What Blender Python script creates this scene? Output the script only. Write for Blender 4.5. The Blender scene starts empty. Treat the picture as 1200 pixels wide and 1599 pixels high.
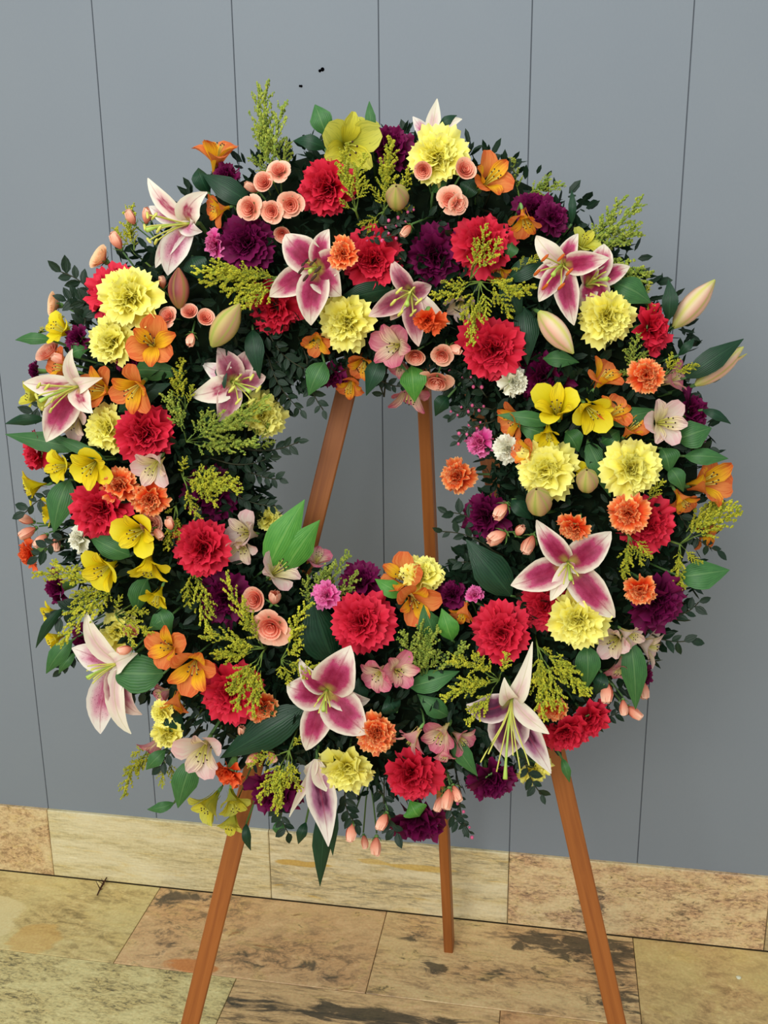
import bpy, bmesh, math, random
from mathutils import Vector, Matrix, Euler
random.seed(7)
SC = bpy.context.scene
COL = SC.collection
PI = math.pi
rnd = random.uniform

# ------------------------------------------------------------------ camera
IMG_W, IMG_H, FPX = 1200.0, 1599.0, 1530.68
YAW, PITCH, ROLL = -0.17578, 0.26499, -0.010051
CAM = Vector((0.0, -2.1, 1.628))
_f = Vector((math.sin(YAW)*math.cos(PITCH), math.cos(YAW)*math.cos(PITCH), -math.sin(PITCH)))
_r = Vector((math.cos(YAW), -math.sin(YAW), 0)); _u = _r.cross(_f)
RIGHT = math.cos(ROLL)*_r + math.sin(ROLL)*_u
UP = -math.sin(ROLL)*_r + math.cos(ROLL)*_u
FWD = _f
cd = bpy.data.cameras.new('camera'); cam = bpy.data.objects.new('camera', cd); COL.objects.link(cam)
cd.sensor_fit = 'VERTICAL'; cd.sensor_height = 36.0; cd.lens = FPX/IMG_H*36.0
cd.clip_start = 0.05; cd.clip_end = 50
cam.matrix_world = Matrix(((RIGHT.x, UP.x, -FWD.x, CAM.x), (RIGHT.y, UP.y, -FWD.y, CAM.y),
                           (RIGHT.z, UP.z, -FWD.z, CAM.z), (0, 0, 0, 1)))
SC.camera = cam

# ------------------------------------------------------------------ light
w = bpy.data.worlds.new('room_light'); SC.world = w; w.use_nodes = True
bg = w.node_tree.nodes['Background']; bg.inputs[0].default_value = (0.88, 0.96, 1.0, 1); bg.inputs[1].default_value = 0.63
def area(name, loc, target, sx, sy, power, color):
    l = bpy.data.lights.new(name, 'AREA'); l.shape = 'RECTANGLE'; l.size = sx; l.size_y = sy; l.energy = power; l.color = color
    o = bpy.data.objects.new(name, l); COL.objects.link(o); o.location = loc
    o.rotation_euler = (Vector(target)-Vector(loc)).to_track_quat('-Z', 'Y').to_euler()
area('ceiling_lamp', (-0.45, -1.75, 2.95), (-0.3, -0.6, 0.8), 1.3, 0.8, 15, (1.0, 0.98, 0.94))
area('front_fill', (-0.9, -4.1, 2.5), (-0.3, -0.4, 0.7), 1.8, 1.2, 80, (1.0, 0.985, 0.95))  # added fill from the front, evens out the wall and brightens the flowers
SC.view_settings.view_transform = 'Standard'; SC.view_settings.look = 'None'
SC.view_settings.exposure = 0.0; SC.view_settings.gamma = 1.0; SC.view_settings.use_curve_mapping = False

# ------------------------------------------------------------------ helpers
def lin(c):
    return tuple(((v/255)/12.92 if v/255 <= 0.04045 else ((v/255+0.055)/1.055)**2.4) for v in c) + (1,)
def ray(px, py):
    return ((px-IMG_W/2)/FPX*RIGHT - (py-IMG_H/2)/FPX*UP + FWD)
def mesh_obj(name, mesh, parent=None, mats=(), loc=None, link=True):
    o = bpy.data.objects.new(name, mesh); COL.objects.link(o)
    if parent is not None: o.parent = parent
    for m in mats: mesh.materials.append(m)
    if loc is not None: o.location = loc
    return o
def obj_mat(name, mesh, mats, parent):
    """object sharing a mesh, with materials held by the object"""
    o = bpy.data.objects.new(name, mesh); COL.objects.link(o); o.parent = parent
    for i, m in enumerate(mats):
        o.material_slots[i].link = 'OBJECT'; o.material_slots[i].material = m
    return o
def empty(name, loc, rot=None):
    o = bpy.data.objects.new(name, None); COL.objects.link(o); o.empty_display_size = 0.02
    o.location = loc
    if rot is not None: o.rotation_mode = 'QUATERNION'; o.rotation_quaternion = rot
    return o
def tag(o, label, cat, group=None):
    o['label'] = label; o['category'] = cat
    if group: o['group'] = group
    return o

class MB:
    """collects vertices and faces with uv"""
    def __init__(s): s.v = []; s.f = []; s.uv = []; s.mi = []
    def grid(s, pts, uvs, nu, nv, mi=0):      # (nu+1)*(nv+1) points, row by row along v
        b = len(s.v); s.v += [tuple(p) for p in pts]
        for j in range(nv):
            for i in range(nu):
                q = [j*(nu+1)+i, j*(nu+1)+i+1, (j+1)*(nu+1)+i+1, (j+1)*(nu+1)+i]
                s.f.append([b+k for k in q]); s.uv.append([uvs[k] for k in q]); s.mi.append(mi)
    def tube(s, path, rads, n=6, mi=0, cap=True):
        b = len(s.v); m = len(path)
        for i, p in enumerate(path):
            t = (path[min(i+1, m-1)]-path[max(i-1, 0)]).normalized()
            a = t.orthogonal().normalized(); c = t.cross(a)
            for k in range(n):
                th = 2*PI*k/n
                s.v.append(tuple(p + rads[i]*(math.cos(th)*a+math.sin(th)*c)))
        # keep rings aligned: orthogonal() is stable for near-straight paths
        for i in range(m-1):
            for k in range(n):
                q = [b+i*n+k, b+i*n+(k+1) % n, b+(i+1)*n+(k+1) % n, b+(i+1)*n+k]
                s.f.append(q); s.uv.append([(k/n, i/(m-1)), ((k+1)/n, i/(m-1)), ((k+1)/n, (i+1)/(m-1)), (k/n, (i+1)/(m-1))]); s.mi.append(mi)
        if cap:
            s.f.append([b+k for k in range(n)][::-1]); s.uv.append([(0, 0)]*n); s.mi.append(mi)
            s.f.append([b+(m-1)*n+k for k in range(n)]); s.uv.append([(0, 1)]*n); s.mi.append(mi)
    def lathe(s, prof, n=12, mi=0, lobe=None):     # prof [(r,z)]
        b = len(s.v); m = len(prof)
        for r, z in prof:
            for k in range(n):
                th = 2*PI*k/n; rr = r*(lobe(th, z) if lobe else 1)
                s.v.append((rr*math.cos(th), rr*math.sin(th), z))
        for i in range(m-1):
            for k in range(n):
                s.f.append([b+i*n+k, b+i*n+(k+1) % n, b+(i+1)*n+(k+1) % n, b+(i+1)*n+k])
                s.uv.append([(k/n, i/(m-1)), ((k+1)/n, i/(m-1)), ((k+1)/n, (i+1)/(m-1)), (k/n, (i+1)/(m-1))]); s.mi.append(mi)
    def blob(s, c, r, mi=0):                    # octahedron
        b = len(s.v); x, y, z = c
        s.v += [(x+r, y, z), (x-r, y, z), (x, y+r, z), (x, y-r, z), (x, y, z+r), (x, y, z-r)]
        for t in ((0, 2, 4), (2, 1, 4), (1, 3, 4), (3, 0, 4), (2, 0, 5), (1, 2, 5), (3, 1, 5), (0, 3, 5)):
            s.f.append([b+i for i in t]); s.uv.append([(0, 0)]*3); s.mi.append(mi)
    def box(s, lo, hi, mi=0):
        b = len(s.v)
        s.v += [(x, y, z) for z in (lo[2], hi[2]) for y in (lo[1], hi[1]) for x in (lo[0], hi[0])]
        for q in ((0, 2, 3, 1), (4, 5, 7, 6), (0, 1, 5, 4), (2, 6, 7, 3), (0, 4, 6, 2), (1, 3, 7, 5)):
            s.f.append([b+i for i in q]); s.uv.append([(0, 0), (1, 0), (1, 1), (0, 1)]); s.mi.append(mi)
    def mesh(s, name, smooth=True):
        m = bpy.data.meshes.new(name); m.from_pydata(s.v, [], s.f)
        uvl = m.uv_layers.new(name='UVMap'); flat = []
        for fu in s.uv:
            for a in fu: flat += [a[0], a[1]]
        uvl.data.foreach_set('uv', flat)
        m.polygons.foreach_set('material_index', s.mi)
        if smooth: m.polygons.foreach_set('use_smooth', [True]*len(s.f))
        m.update(); return m

# ------------------------------------------------------------------ material tools
def new_mat(name, rough=0.6, spec=0.3):
    m = bpy.data.materials.new(name); m.use_nodes = True
    nt = m.node_tree; b = nt.nodes['Principled BSDF']
    b.inputs['Roughness'].default_value = rough; b.inputs['Specular IOR Level'].default_value = spec
    return m, nt, b
def node(nt, t, **kw):
    n = nt.nodes.new(t)
    for k, v in kw.items():
        if k.startswith('i_'):
            n.inputs[k[2:].replace('_', ' ')].default_value = v
        else: setattr(n, k, v)
    return n
def ramp(nt, fac, stops, interp='LINEAR'):
    r = nt.nodes.new('ShaderNodeValToRGB'); r.color_ramp.interpolation = interp
    e = r.color_ramp.elements
    e[0].position, e[0].color = stops[0]; e[1].position, e[1].color = stops[-1]
    for p, c in stops[1:-1]:
        x = e.new(p); x.color = c
    nt.links.new(fac, r.inputs[0]); return r.outputs[0]
def mix(nt, fac, a, b, mode='MIX'):
    n = nt.nodes.new('ShaderNodeMix'); n.data_type = 'RGBA'; n.blend_type = mode
    for s, v in ((n.inputs[0], fac), (n.inputs[6], a), (n.inputs[7], b)):
        if hasattr(v, 'is_linked'): nt.links.new(v, s)
        else: s.default_value = v
    return n.outputs[2]
def mth(nt, op, a, b=0.0, clamp=False):
    n = nt.nodes.new('ShaderNodeMath'); n.operation = op; n.use_clamp = clamp
    for s, v in ((n.inputs[0], a), (n.inputs[1], b)):
        if hasattr(v, 'is_linked'): nt.links.new(v, s)
        else: s.default_value = v
    return n.outputs[0]
def uvxy(nt):
    t = nt.nodes.new('ShaderNodeUVMap'); t.uv_map = 'UVMap'
    s = nt.nodes.new('ShaderNodeSeparateXYZ'); nt.links.new(t.outputs[0], s.inputs[0])
    return s.outputs[0], s.outputs[1], t.outputs[0]
def translucent(nt, b, col, amount):
    t = nt.nodes.new('ShaderNodeBsdfTranslucent'); mx = nt.nodes.new('ShaderNodeMixShader')
    out = nt.nodes['Material Output']
    nt.links.new(col, t.inputs[0]); mx.inputs[0].default_value = amount
    nt.links.new(b.outputs[0], mx.inputs[1]); nt.links.new(t.outputs[0], mx.inputs[2]); nt.links.new(mx.outputs[0], out.inputs[0])
def finish(nt, b, col, trans=0.0, vary=0.0):
    if vary:
        oi = nt.nodes.new('ShaderNodeObjectInfo')
        h = nt.nodes.new('ShaderNodeHueSaturation')
        v = mth(nt, 'MULTIPLY_ADD', oi.outputs['Random'], 2*vary); v.node.inputs[2].default_value = 1-vary
        nt.links.new(v, h.inputs['Value']); nt.links.new(col, h.inputs['Color']); col = h.outputs[0]
    nt.links.new(col, b.inputs['Base Color'])
    if trans: translucent(nt, b, col, trans)
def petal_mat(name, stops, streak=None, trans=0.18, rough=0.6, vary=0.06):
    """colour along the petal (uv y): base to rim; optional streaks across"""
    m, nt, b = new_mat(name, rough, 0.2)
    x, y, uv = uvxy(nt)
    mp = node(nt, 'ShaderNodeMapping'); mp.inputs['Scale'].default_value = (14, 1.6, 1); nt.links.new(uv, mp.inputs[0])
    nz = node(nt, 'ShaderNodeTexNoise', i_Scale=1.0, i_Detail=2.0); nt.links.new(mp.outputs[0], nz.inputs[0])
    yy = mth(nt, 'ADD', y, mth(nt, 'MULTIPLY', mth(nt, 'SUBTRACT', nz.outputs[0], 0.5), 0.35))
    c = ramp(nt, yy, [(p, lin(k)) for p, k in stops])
    if streak:
        f = ramp(nt, nz.outputs[0], [(0.50, (0, 0, 0, 1)), (0.62, (1, 1, 1, 1))])
        c = mix(nt, mth(nt, 'MULTIPLY', f, streak[1]), c, lin(streak[0]))
    finish(nt, b, c, trans, vary); return m
def plain(name, c, rough=0.6, spec=0.3, vary=0.0, trans=0.0, noise=None):
    m, nt, b = new_mat(name, rough, spec)
    rgb = node(nt, 'ShaderNodeRGB'); rgb.outputs[0].default_value = lin(c); col = rgb.outputs[0]
    if noise:
        g = node(nt, 'ShaderNodeNewGeometry')
        nz = node(nt, 'ShaderNodeTexNoise', i_Scale=noise[1], i_Detail=3.0); nt.links.new(g.outputs['Position'], nz.inputs[0])
        col = mix(nt, ramp(nt, nz.outputs[0], [(0.35, (0, 0, 0, 1)), (0.65, (1, 1, 1, 1))]), col, lin(noise[0]))
    finish(nt, b, col, trans, vary); return m

M = {}
# carnations
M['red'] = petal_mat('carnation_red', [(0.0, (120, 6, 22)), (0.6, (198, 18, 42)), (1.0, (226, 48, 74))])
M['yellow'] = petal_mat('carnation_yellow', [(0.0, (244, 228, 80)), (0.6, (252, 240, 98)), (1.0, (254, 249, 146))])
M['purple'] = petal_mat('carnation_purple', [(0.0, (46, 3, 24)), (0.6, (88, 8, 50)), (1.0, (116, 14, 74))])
M['orange'] = petal_mat('carnation_orange', [(0.0, (196, 34, 10)), (0.6, (234, 70, 24)), (0.82, (246, 128, 60)), (1.0, (255, 206, 138))], streak=((226, 50, 18), 0.7))
M['vermilion'] = petal_mat('carnation_vermilion', [(0.0, (196, 40, 14)), (0.6, (232, 74, 26)), (1.0, (246, 116, 64))])
M['white'] = petal_mat('carnation_white', [(0.0, (200, 200, 150)), (0.6, (234, 232, 204)), (1.0, (246, 244, 226))])
M['pink'] = petal_mat('carnation_pink', [(0.0, (176, 20, 92)), (0.6, (224, 64, 146)), (1.0, (240, 132, 186))])
# alstroemeria: outer and inner
M['a_orange'] = petal_mat('alstroemeria_orange', [(0.0, (204, 100, 36)), (0.6, (236, 146, 74)), (1.0, (232, 122, 68))], streak=((214, 88, 36), 0.55), trans=0.3)
M['a_orange_in'] = petal_mat('alstroemeria_orange_inner', [(0.0, (214, 150, 20)), (0.6, (250, 198, 40)), (0.85, (242, 150, 50)), (1.0, (224, 96, 40))], streak=((150, 40, 20), 0.35), trans=0.3)
M['a_yellow'] = petal_mat('alstroemeria_yellow', [(0.0, (180, 168, 10)), (0.6, (244, 224, 24)), (1.0, (248, 232, 60))], trans=0.3)
M['a_yellow_in'] = petal_mat('alstroemeria_yellow_inner', [(0.0, (150, 120, 10)), (0.6, (240, 212, 20)), (1.0, (246, 226, 50))], streak=((128, 84, 10), 0.4), trans=0.3)
M['a_lime'] = petal_mat('alstroemeria_lime', [(0.0, (140, 150, 40)), (0.6, (212, 208, 76)), (1.0, (222, 220, 104))], streak=((150, 160, 50), 0.4), trans=0.3)
M['a_lime_in'] = petal_mat('alstroemeria_lime_inner', [(0.0, (140, 140, 20)), (0.6, (222, 212, 60)), (1.0, (226, 222, 90))], streak=((120, 110, 20), 0.4), trans=0.3)
M['a_white'] = petal_mat('alstroemeria_white', [(0.0, (200, 170, 140)), (0.6, (238, 222, 208)), (1.0, (238, 196, 194))], streak=((226, 160, 164), 0.3), trans=0.3)
M['a_white_in'] = petal_mat('alstroemeria_white_inner', [(0.0, (216, 196, 90)), (0.45, (240, 230, 170)), (1.0, (240, 206, 200))], streak=((130, 40, 50), 0.45), trans=0.3)
M['a_pink'] = petal_mat('alstroemeria_pink', [(0.0, (210, 170, 130)), (0.5, (236, 176, 172)), (1.0, (216, 110, 138))], streak=((200, 80, 110), 0.35), trans=0.3)
M['a_pink_in'] = petal_mat('alstroemeria_pink_inner', [(0.0, (226, 206, 110)), (0.5, (244, 226, 190)), (1.0, (214, 96, 128))], streak=((120, 30, 50), 0.45), trans=0.3)
M['filament'] = plain('stamen_filament', (206, 204, 96), 0.5)
M['anther'] = plain('rust_anther', (190, 88, 24), 0.8)
M['dark_anther'] = plain('dark_anther', (70, 46, 36), 0.8)
# rose
M['peach'] = petal_mat('rose_peach', [(0.0, (232, 124, 98)), (0.6, (244, 164, 134)), (1.0, (252, 204, 176))])
M['peach_core'] = petal_mat('rose_peach_heart', [(0.0, (206, 78, 66)), (0.75, (236, 138, 112)), (1.0, (250, 190, 162))])
M['cream_peach'] = petal_mat('rose_cream_peach', [(0.0, (226, 136, 90)), (0.6, (240, 178, 128)), (1.0, (250, 212, 168))])
# greens
M['stem'] = plain('green_stem', (74, 108, 54), 0.5, 0.3)
M['calyx'] = plain('green_calyx', (98, 142, 70), 0.5, 0.3, noise=((120, 160, 84), 90))
M['dark_stem'] = plain('dark_stem', (46, 48, 28), 0.6, 0.3)
def leaf_mat(name, c1, c2, vein, rough=0.45, n=13.0):
    m, nt, b = new_mat(name, rough, 0.35)
    x, y, uv = uvxy(nt)
    d = mth(nt, 'ABSOLUTE', mth(nt, 'SUBTRACT', x, 0.5))
    mid = ramp(nt, d, [(0.0, (1, 1, 1, 1)), (0.05, (0, 0, 0, 1))])
    st = mth(nt, 'SINE', mth(nt, 'MULTIPLY', d, n*6.28)); st = mth(nt, 'MULTIPLY_ADD', st, 0.5); st.node.inputs[2].default_value = 0.5
    nz = node(nt, 'ShaderNodeTexNoise', i_Scale=5.0, i_Detail=3.0); nt.links.new(uv, nz.inputs[0])
    c = mix(nt, ramp(nt, nz.outputs[0], [(0.3, (0, 0, 0, 1)), (0.7, (1, 1, 1, 1))]), lin(c1), lin(c2))
    c = mix(nt, mth(nt, 'MULTIPLY', st, 0.16), c, lin(vein))
    c = mix(nt, mth(nt, 'MULTIPLY', mid, 0.5), c, lin(vein))
    bp = node(nt, 'ShaderNodeBump', i_Strength=0.25, i_Distance=0.001); nt.links.new(st, bp.inputs['Height']); nt.links.new(bp.outputs[0], b.inputs['Normal'])
    finish(nt, b, c, 0.2, 0.10); return m
M['leaf'] = leaf_mat('leaf_green', (48, 98, 50), (62, 116, 58), (110, 150, 90))
M['leaf_bright'] = leaf_mat('leaf_bright_green', (62, 134, 48), (86, 152, 58), (130, 180, 90))
M['leaf_dark'] = leaf_mat('leaf_dark_green', (18, 52, 32), (26, 66, 40), (50, 92, 60), 0.4)
M['leaf_small'] = leaf_mat('leaf_small_dark', (16, 36, 24), (26, 52, 32), (44, 70, 44), 0.5, 3.0)
M['moss'] = plain('dark_moss', (14, 24, 14), 0.9, 0.1, noise=((24, 36, 20), 60))
M['rod'] = plain('goldenrod_floret', (196, 190, 56), 0.8, 0.1, vary=0.15, noise=((146, 156, 50), 110))
M['rod_stem'] = plain('goldenrod_stem', (104, 128, 54), 0.7, 0.2)
M['rod_green'] = plain('goldenrod_green_floret', (164, 172, 70), 0.8, 0.1, vary=0.1, noise=((116, 140, 58), 130))
M['wax_bud'] = plain('waxflower_bud', (206, 92, 132), 0.6, vary=0.2)
# lilies
def lily_mat(name, rimc, mid, centre, back=False, spots=True, core=0.62):
    m, nt, b = new_mat(name, 0.5, 0.25)
    x, y, uv = uvxy(nt)
    d = mth(nt, 'MULTIPLY', mth(nt, 'ABSOLUTE', mth(nt, 'SUBTRACT', x, 0.5)), 2.0)
    nz = node(nt, 'ShaderNodeTexNoise', i_Scale=7.0, i_Detail=4.0); nt.links.new(uv, nz.inputs[0])
    wob = mth(nt, 'MULTIPLY', mth(nt, 'SUBTRACT', nz.outputs[0], 0.5), 0.45)
    # distance-like field: 0 along the middle of the petal, 1 at rim and tip
    tip = ramp(nt, y, [(0.0, (0.55,)*3+(1,)), (0.16, (0.12,)*3+(1,)), (0.55, (0.1,)*3+(1,)), (0.93, (1, 1, 1, 1))])
    fld = mth(nt, 'ADD', mth(nt, 'MAXIMUM', mth(nt, 'POWER', d, 1.6), tip), wob)
    c = ramp(nt, fld, [(0.05, lin(centre)), (core*0.7, lin(mid)), (min(0.97, core+0.3), lin(rimc))])
    rib = ramp(nt, d, [(0.0, (1, 1, 1, 1)), (0.10, (0, 0, 0, 1))])
    ribc = (150, 20, 60) if not back else (186, 176, 110)
    c = mix(nt, mth(nt, 'MULTIPLY', rib, 0.55), c, lin(ribc))
    if spots:
        mp = node(nt, 'ShaderNodeMapping'); mp.inputs['Scale'].default_value = (16, 34, 1); nt.links.new(uv, mp.inputs[0])
        vo = node(nt, 'ShaderNodeTexVoronoi', i_Scale=1.0); nt.links.new(mp.outputs[0], vo.inputs[0])
        sp = ramp(nt, vo.outputs['Distance'], [(0.16, (1, 1, 1, 1)), (0.30, (0, 0, 0, 1))])
        zone = ramp(nt, fld, [(0.35, (1, 1, 1, 1)), (0.7, (0, 0, 0, 1))])
        c = mix(nt, mth(nt, 'MULTIPLY', mth(nt, 'MULTIPLY', sp, zone), 0.55), c, lin((120, 14, 54)))
    if not back:    # yellow-green nectar groove at the throat
        g = mth(nt, 'MULTIPLY', ramp(nt, y, [(0.10, (1, 1, 1, 1)), (0.30, (0, 0, 0, 1))]), ramp(nt, d, [(0.1, (1, 1, 1, 1)), (0.5, (0, 0, 0, 1))]))
        c = mix(nt, mth(nt, 'MULTIPLY', g, 0.85), c, lin((206, 206, 90)))
    finish(nt, b, c, 0.22, 0.04); return m
M['lily'] = lily_mat('lily_petal', (236, 224, 204), (186, 66, 108), (142, 22, 64), core=0.54)
M['lily_pale'] = lily_mat('lily_pale_petal', (244, 236, 224), (226, 170, 184), (190, 92, 128), core=0.45)
M['lily_dusky'] = lily_mat('lily_dusky_petal', (226, 200, 186), (170, 96, 112), (122, 40, 66))
M['lily_deep'] = lily_mat('lily_deep_petal', (232, 214, 206), (120, 56, 84), (74, 22, 52), spots=False)
M['lily_back'] = lily_mat('lily_petal_back', (240, 232, 208), (240, 226, 206), (226, 190, 184), back=True, spots=False)
M['lily_stripe'] = lily_mat('lily_striped_petal', (242, 232, 212), (232, 196, 186), (164, 50, 84), spots=False, core=0.40)
M['lily_stripe_deep'] = lily_mat('lily_deep_striped_petal', (240, 230, 216), (176, 110, 140), (84, 14, 52), spots=False, core=0.44)
M['pistil'] = plain('green_pistil', (170, 196, 84), 0.4)
def bud_mat():
    m, nt, b = new_mat('lily_bud', 0.5, 0.25)
    x, y, uv = uvxy(nt)
    d = mth(nt, 'MULTIPLY', mth(nt, 'ABSOLUTE', mth(nt, 'SUBTRACT', x, 0.5)), 2.0)
    c = ramp(nt, d, [(0.0, lin((214, 208, 110))), (0.3, lin((230, 204, 168))), (0.75, lin((226, 172, 150))), (1.0, lin((170, 168, 84)))])
    e = ramp(nt, y, [(0.0, (0.95,)*3+(1,)), (0.28, (0, 0, 0, 1)), (0.8, (0, 0, 0, 1)), (1.0, (0.9,)*3+(1,))])
    c = mix(nt, e, c, lin((176, 186, 84)))
    finish(nt, b, c, 0.12, 0.05); return m
M['bud'] = bud_mat()
def bud_mat2(name, a, bb, g):
    m, nt, b = new_mat(name, 0.5, 0.25)
    x, y, uv = uvxy(nt)
    d = mth(nt, 'MULTIPLY', mth(nt, 'ABSOLUTE', mth(nt, 'SUBTRACT', x, 0.5)), 2.0)
    c = ramp(nt, d, [(0.0, lin(g)), (0.22, lin(a)), (0.8, lin(bb)), (1.0, lin(g))])
    e = ramp(nt, y, [(0.0, (0.8,)*3+(1,)), (0.35, (0, 0, 0, 1)), (1.0, (0.2,)*3+(1,))])
    finish(nt, b, mix(nt, e, c, lin(g)), 0.1, 0.04); return m
M['bud_green'] = bud_mat2('green_lily_bud', (196, 176, 106), (186, 140, 110), (160, 172, 76))
M['bud_dark'] = bud_mat2('dusky_lily_bud', (176, 96, 84), (120, 50, 56), (146, 120, 60))

# ------------------------------------------------------------------ the setting
def wood_mat():
    m, nt, b = new_mat('stained_wood', 0.48, 0.35)
    tc = node(nt, 'ShaderNodeTexCoord'); mp = node(nt, 'ShaderNodeMapping'); mp.inputs['Scale'].default_value = (90, 90, 4.0)
    nt.links.new(tc.outputs['Object'], mp.inputs[0])
    nz = node(nt, 'ShaderNodeTexNoise', i_Scale=1.0, i_Detail=5.0, i_Distortion=0.6); nt.links.new(mp.outputs[0], nz.inputs[0])
    c = ramp(nt, nz.outputs[0], [(0.3, lin((140, 78, 34))), (0.5, lin((158, 92, 40))), (0.72, lin((170, 102, 48)))])
    mp2 = node(nt, 'ShaderNodeMapping'); mp2.inputs['Scale'].default_value = (22, 22, 9); nt.links.new(tc.outputs['Object'], mp2.inputs[0])
    vo = node(nt, 'ShaderNodeTexVoronoi', i_Scale=0.9); nt.links.new(mp2.outputs[0], vo.inputs[0])
    k = ramp(nt, vo.outputs['Distance'], [(0.05, (0.7, 0.7, 0.7, 1)), (0.16, (0, 0, 0, 1))])
    c = mix(nt, k, c, lin((84, 42, 22)))
    finish(nt, b, c); return m
M['wood'] = wood_mat()
def wall_mat():
    m, nt, b = new_mat('fabric_wall_panel', 0.85, 0.15)
    g = node(nt, 'ShaderNodeNewGeometry')
    nz = node(nt, 'ShaderNodeTexNoise', i_Scale=3.0, i_Detail=4.0); nt.links.new(g.outputs['Position'], nz.inputs[0])
    mp = node(nt, 'ShaderNodeMapping'); mp.inputs['Scale'].default_value = (700, 1, 90); nt.links.new(g.outputs['Position'], mp.inputs[0])
    wv = node(nt, 'ShaderNodeTexNoise', i_Scale=1.0, i_Detail=2.0); nt.links.new(mp.outputs[0], wv.inputs[0])
    c = mix(nt, nz.outputs[0], lin((135, 143, 151)), lin((142, 149, 155)))
    c = mix(nt, mth(nt, 'MULTIPLY', wv.outputs[0], 0.10), c, lin((90, 98, 110)))
    bp = node(nt, 'ShaderNodeBump', i_Strength=0.15, i_Distance=0.0006); nt.links.new(wv.outputs[0], bp.inputs['Height']); nt.links.new(bp.outputs[0], b.inputs['Normal'])
    finish(nt, b, c); return m
M['wall'] = wall_mat()
M['gap'] = plain('dark_joint', (98, 104, 112), 0.9)
M['grout'] = plain('dark_grout', (88, 76, 52), 0.9)
def marble(name, base, second, vein, dark, seed, stretch=(4, 9), vein_amt=0.5, dark_amt=0.0, rough=0.28, extra=None, angle=0.0, face='floor', dark_pos=None):
    m, nt, b = new_mat(name, rough, 0.45)
    g = node(nt, 'ShaderNodeNewGeometry')
    mp = node(nt, 'ShaderNodeMapping'); mp.inputs['Location'].default_value = (seed*3.1, seed*1.7, seed*2.3)
    mp.inputs['Rotation'].default_value = (0, angle if face != 'floor' else 0, angle if face == 'floor' else 0)
    sc = (stretch[0], stretch[1], stretch[1]); mp.inputs['Scale'].default_value = sc
    nt.links.new(g.outputs['Position'], mp.inputs[0])
    n1 = node(nt, 'ShaderNodeTexNoise', i_Scale=1.0, i_Detail=5.0, i_Distortion=0.5); nt.links.new(mp.outputs[0], n1.inputs[0])
    c = ramp(nt, n1.outputs[0], [(0.36, lin(base)), (0.62, lin(second))])
    n3 = node(nt, 'ShaderNodeTexNoise', i_Scale=2.6, i_Detail=6.0, i_Distortion=0.9); nt.links.new(mp.outputs[0], n3.inputs[0])
    gold = ramp(nt, n3.outputs[0], [(0.54, (0, 0, 0, 1)), (0.70, (1, 1, 1, 1))])
    c = mix(nt, mth(nt, 'MULTIPLY', gold, 0.45), c, lin((226, 196, 120) if base[2] > 120 else (210, 176, 104)))
    mpv = node(nt, 'ShaderNodeMapping'); mpv.inputs['Scale'].default_value = (1.6, 2.2, 2.2); nt.links.new(mp.outputs[0], mpv.inputs[0])
    mpv.inputs['Location'].default_value = (5, 2, 9)
    n2 = node(nt, 'ShaderNodeTexNoise', i_Scale=1.0, i_Detail=8.0, i_Roughness=0.62, i_Distortion=1.3); nt.links.new(mpv.outputs[0], n2.inputs[0])
    vv = mth(nt, 'ABSOLUTE', mth(nt, 'SUBTRACT', n2.outputs[0], 0.5))
    vf = ramp(nt, vv, [(0.0, (0.6, 0.6, 0.6, 1)), (0.02, (0.2, 0.2, 0.2, 1)), (0.05, (0, 0, 0, 1))])
    mps = node(nt, 'ShaderNodeMapping'); mps.inputs['Scale'].default_value = (5.5, 6.5, 6.5); mps.inputs['Location'].default_value = (1, 7, 3); nt.links.new(mp.outputs[0], mps.inputs[0])
    n5 = node(nt, 'ShaderNodeTexNoise', i_Scale=1.0, i_Detail=7.0, i_Roughness=0.7, i_Distortion=0.5); nt.links.new(mps.outputs[0], n5.inputs[0])
    smoke = ramp(nt, n5.outputs[0], [(0.50, (0, 0, 0, 1)), (0.61, (1, 1, 1, 1))])
    broad = ramp(nt, n1.outputs[0], [(0.38, (0.25, 0.25, 0.25, 1)), (0.60, (1, 1, 1, 1))])
    smoke = mth(nt, 'MULTIPLY', smoke, broad)
    c = mix(nt, mth(nt, 'MULTIPLY', smoke, vein_amt*0.95), c, lin(vein))
    light = ramp(nt, n5.outputs[0], [(0.30, (1, 1, 1, 1)), (0.46, (0, 0, 0, 1))])
    c = mix(nt, mth(nt, 'MULTIPLY', light, 0.65), c, lin(tuple(min(255, v+24) for v in base)))
    msk = ramp(nt, n1.outputs[0], [(0.40, (0, 0, 0, 1)), (0.60, (1, 1, 1, 1))])
    c = mix(nt, mth(nt, 'MULTIPLY', mth(nt, 'MULTIPLY', vf, msk), vein_amt), c, lin(vein))
    if dark_amt:
        n4 = node(nt, 'ShaderNodeTexNoise', i_Scale=2.6, i_Detail=10.0, i_Roughness=0.68, i_Distortion=0.9); nt.links.new(mp.outputs[0], n4.inputs[0])
        s = n4.outputs[0]
        for (cx, cy, rx, ry, amt) in (dark_pos or []):
            s = mth(nt, 'ADD', s, mth(nt, 'MULTIPLY', ell(nt, g, cx, cy, rx, ry, face), amt))
        df = ramp(nt, s, [(1-dark_amt-0.03, (0, 0, 0, 1)), (1-dark_amt+0.07, (1, 1, 1, 1))])
        c = mix(nt, mth(nt, 'MULTIPLY', df, 0.85), c, lin(dark))
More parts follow.
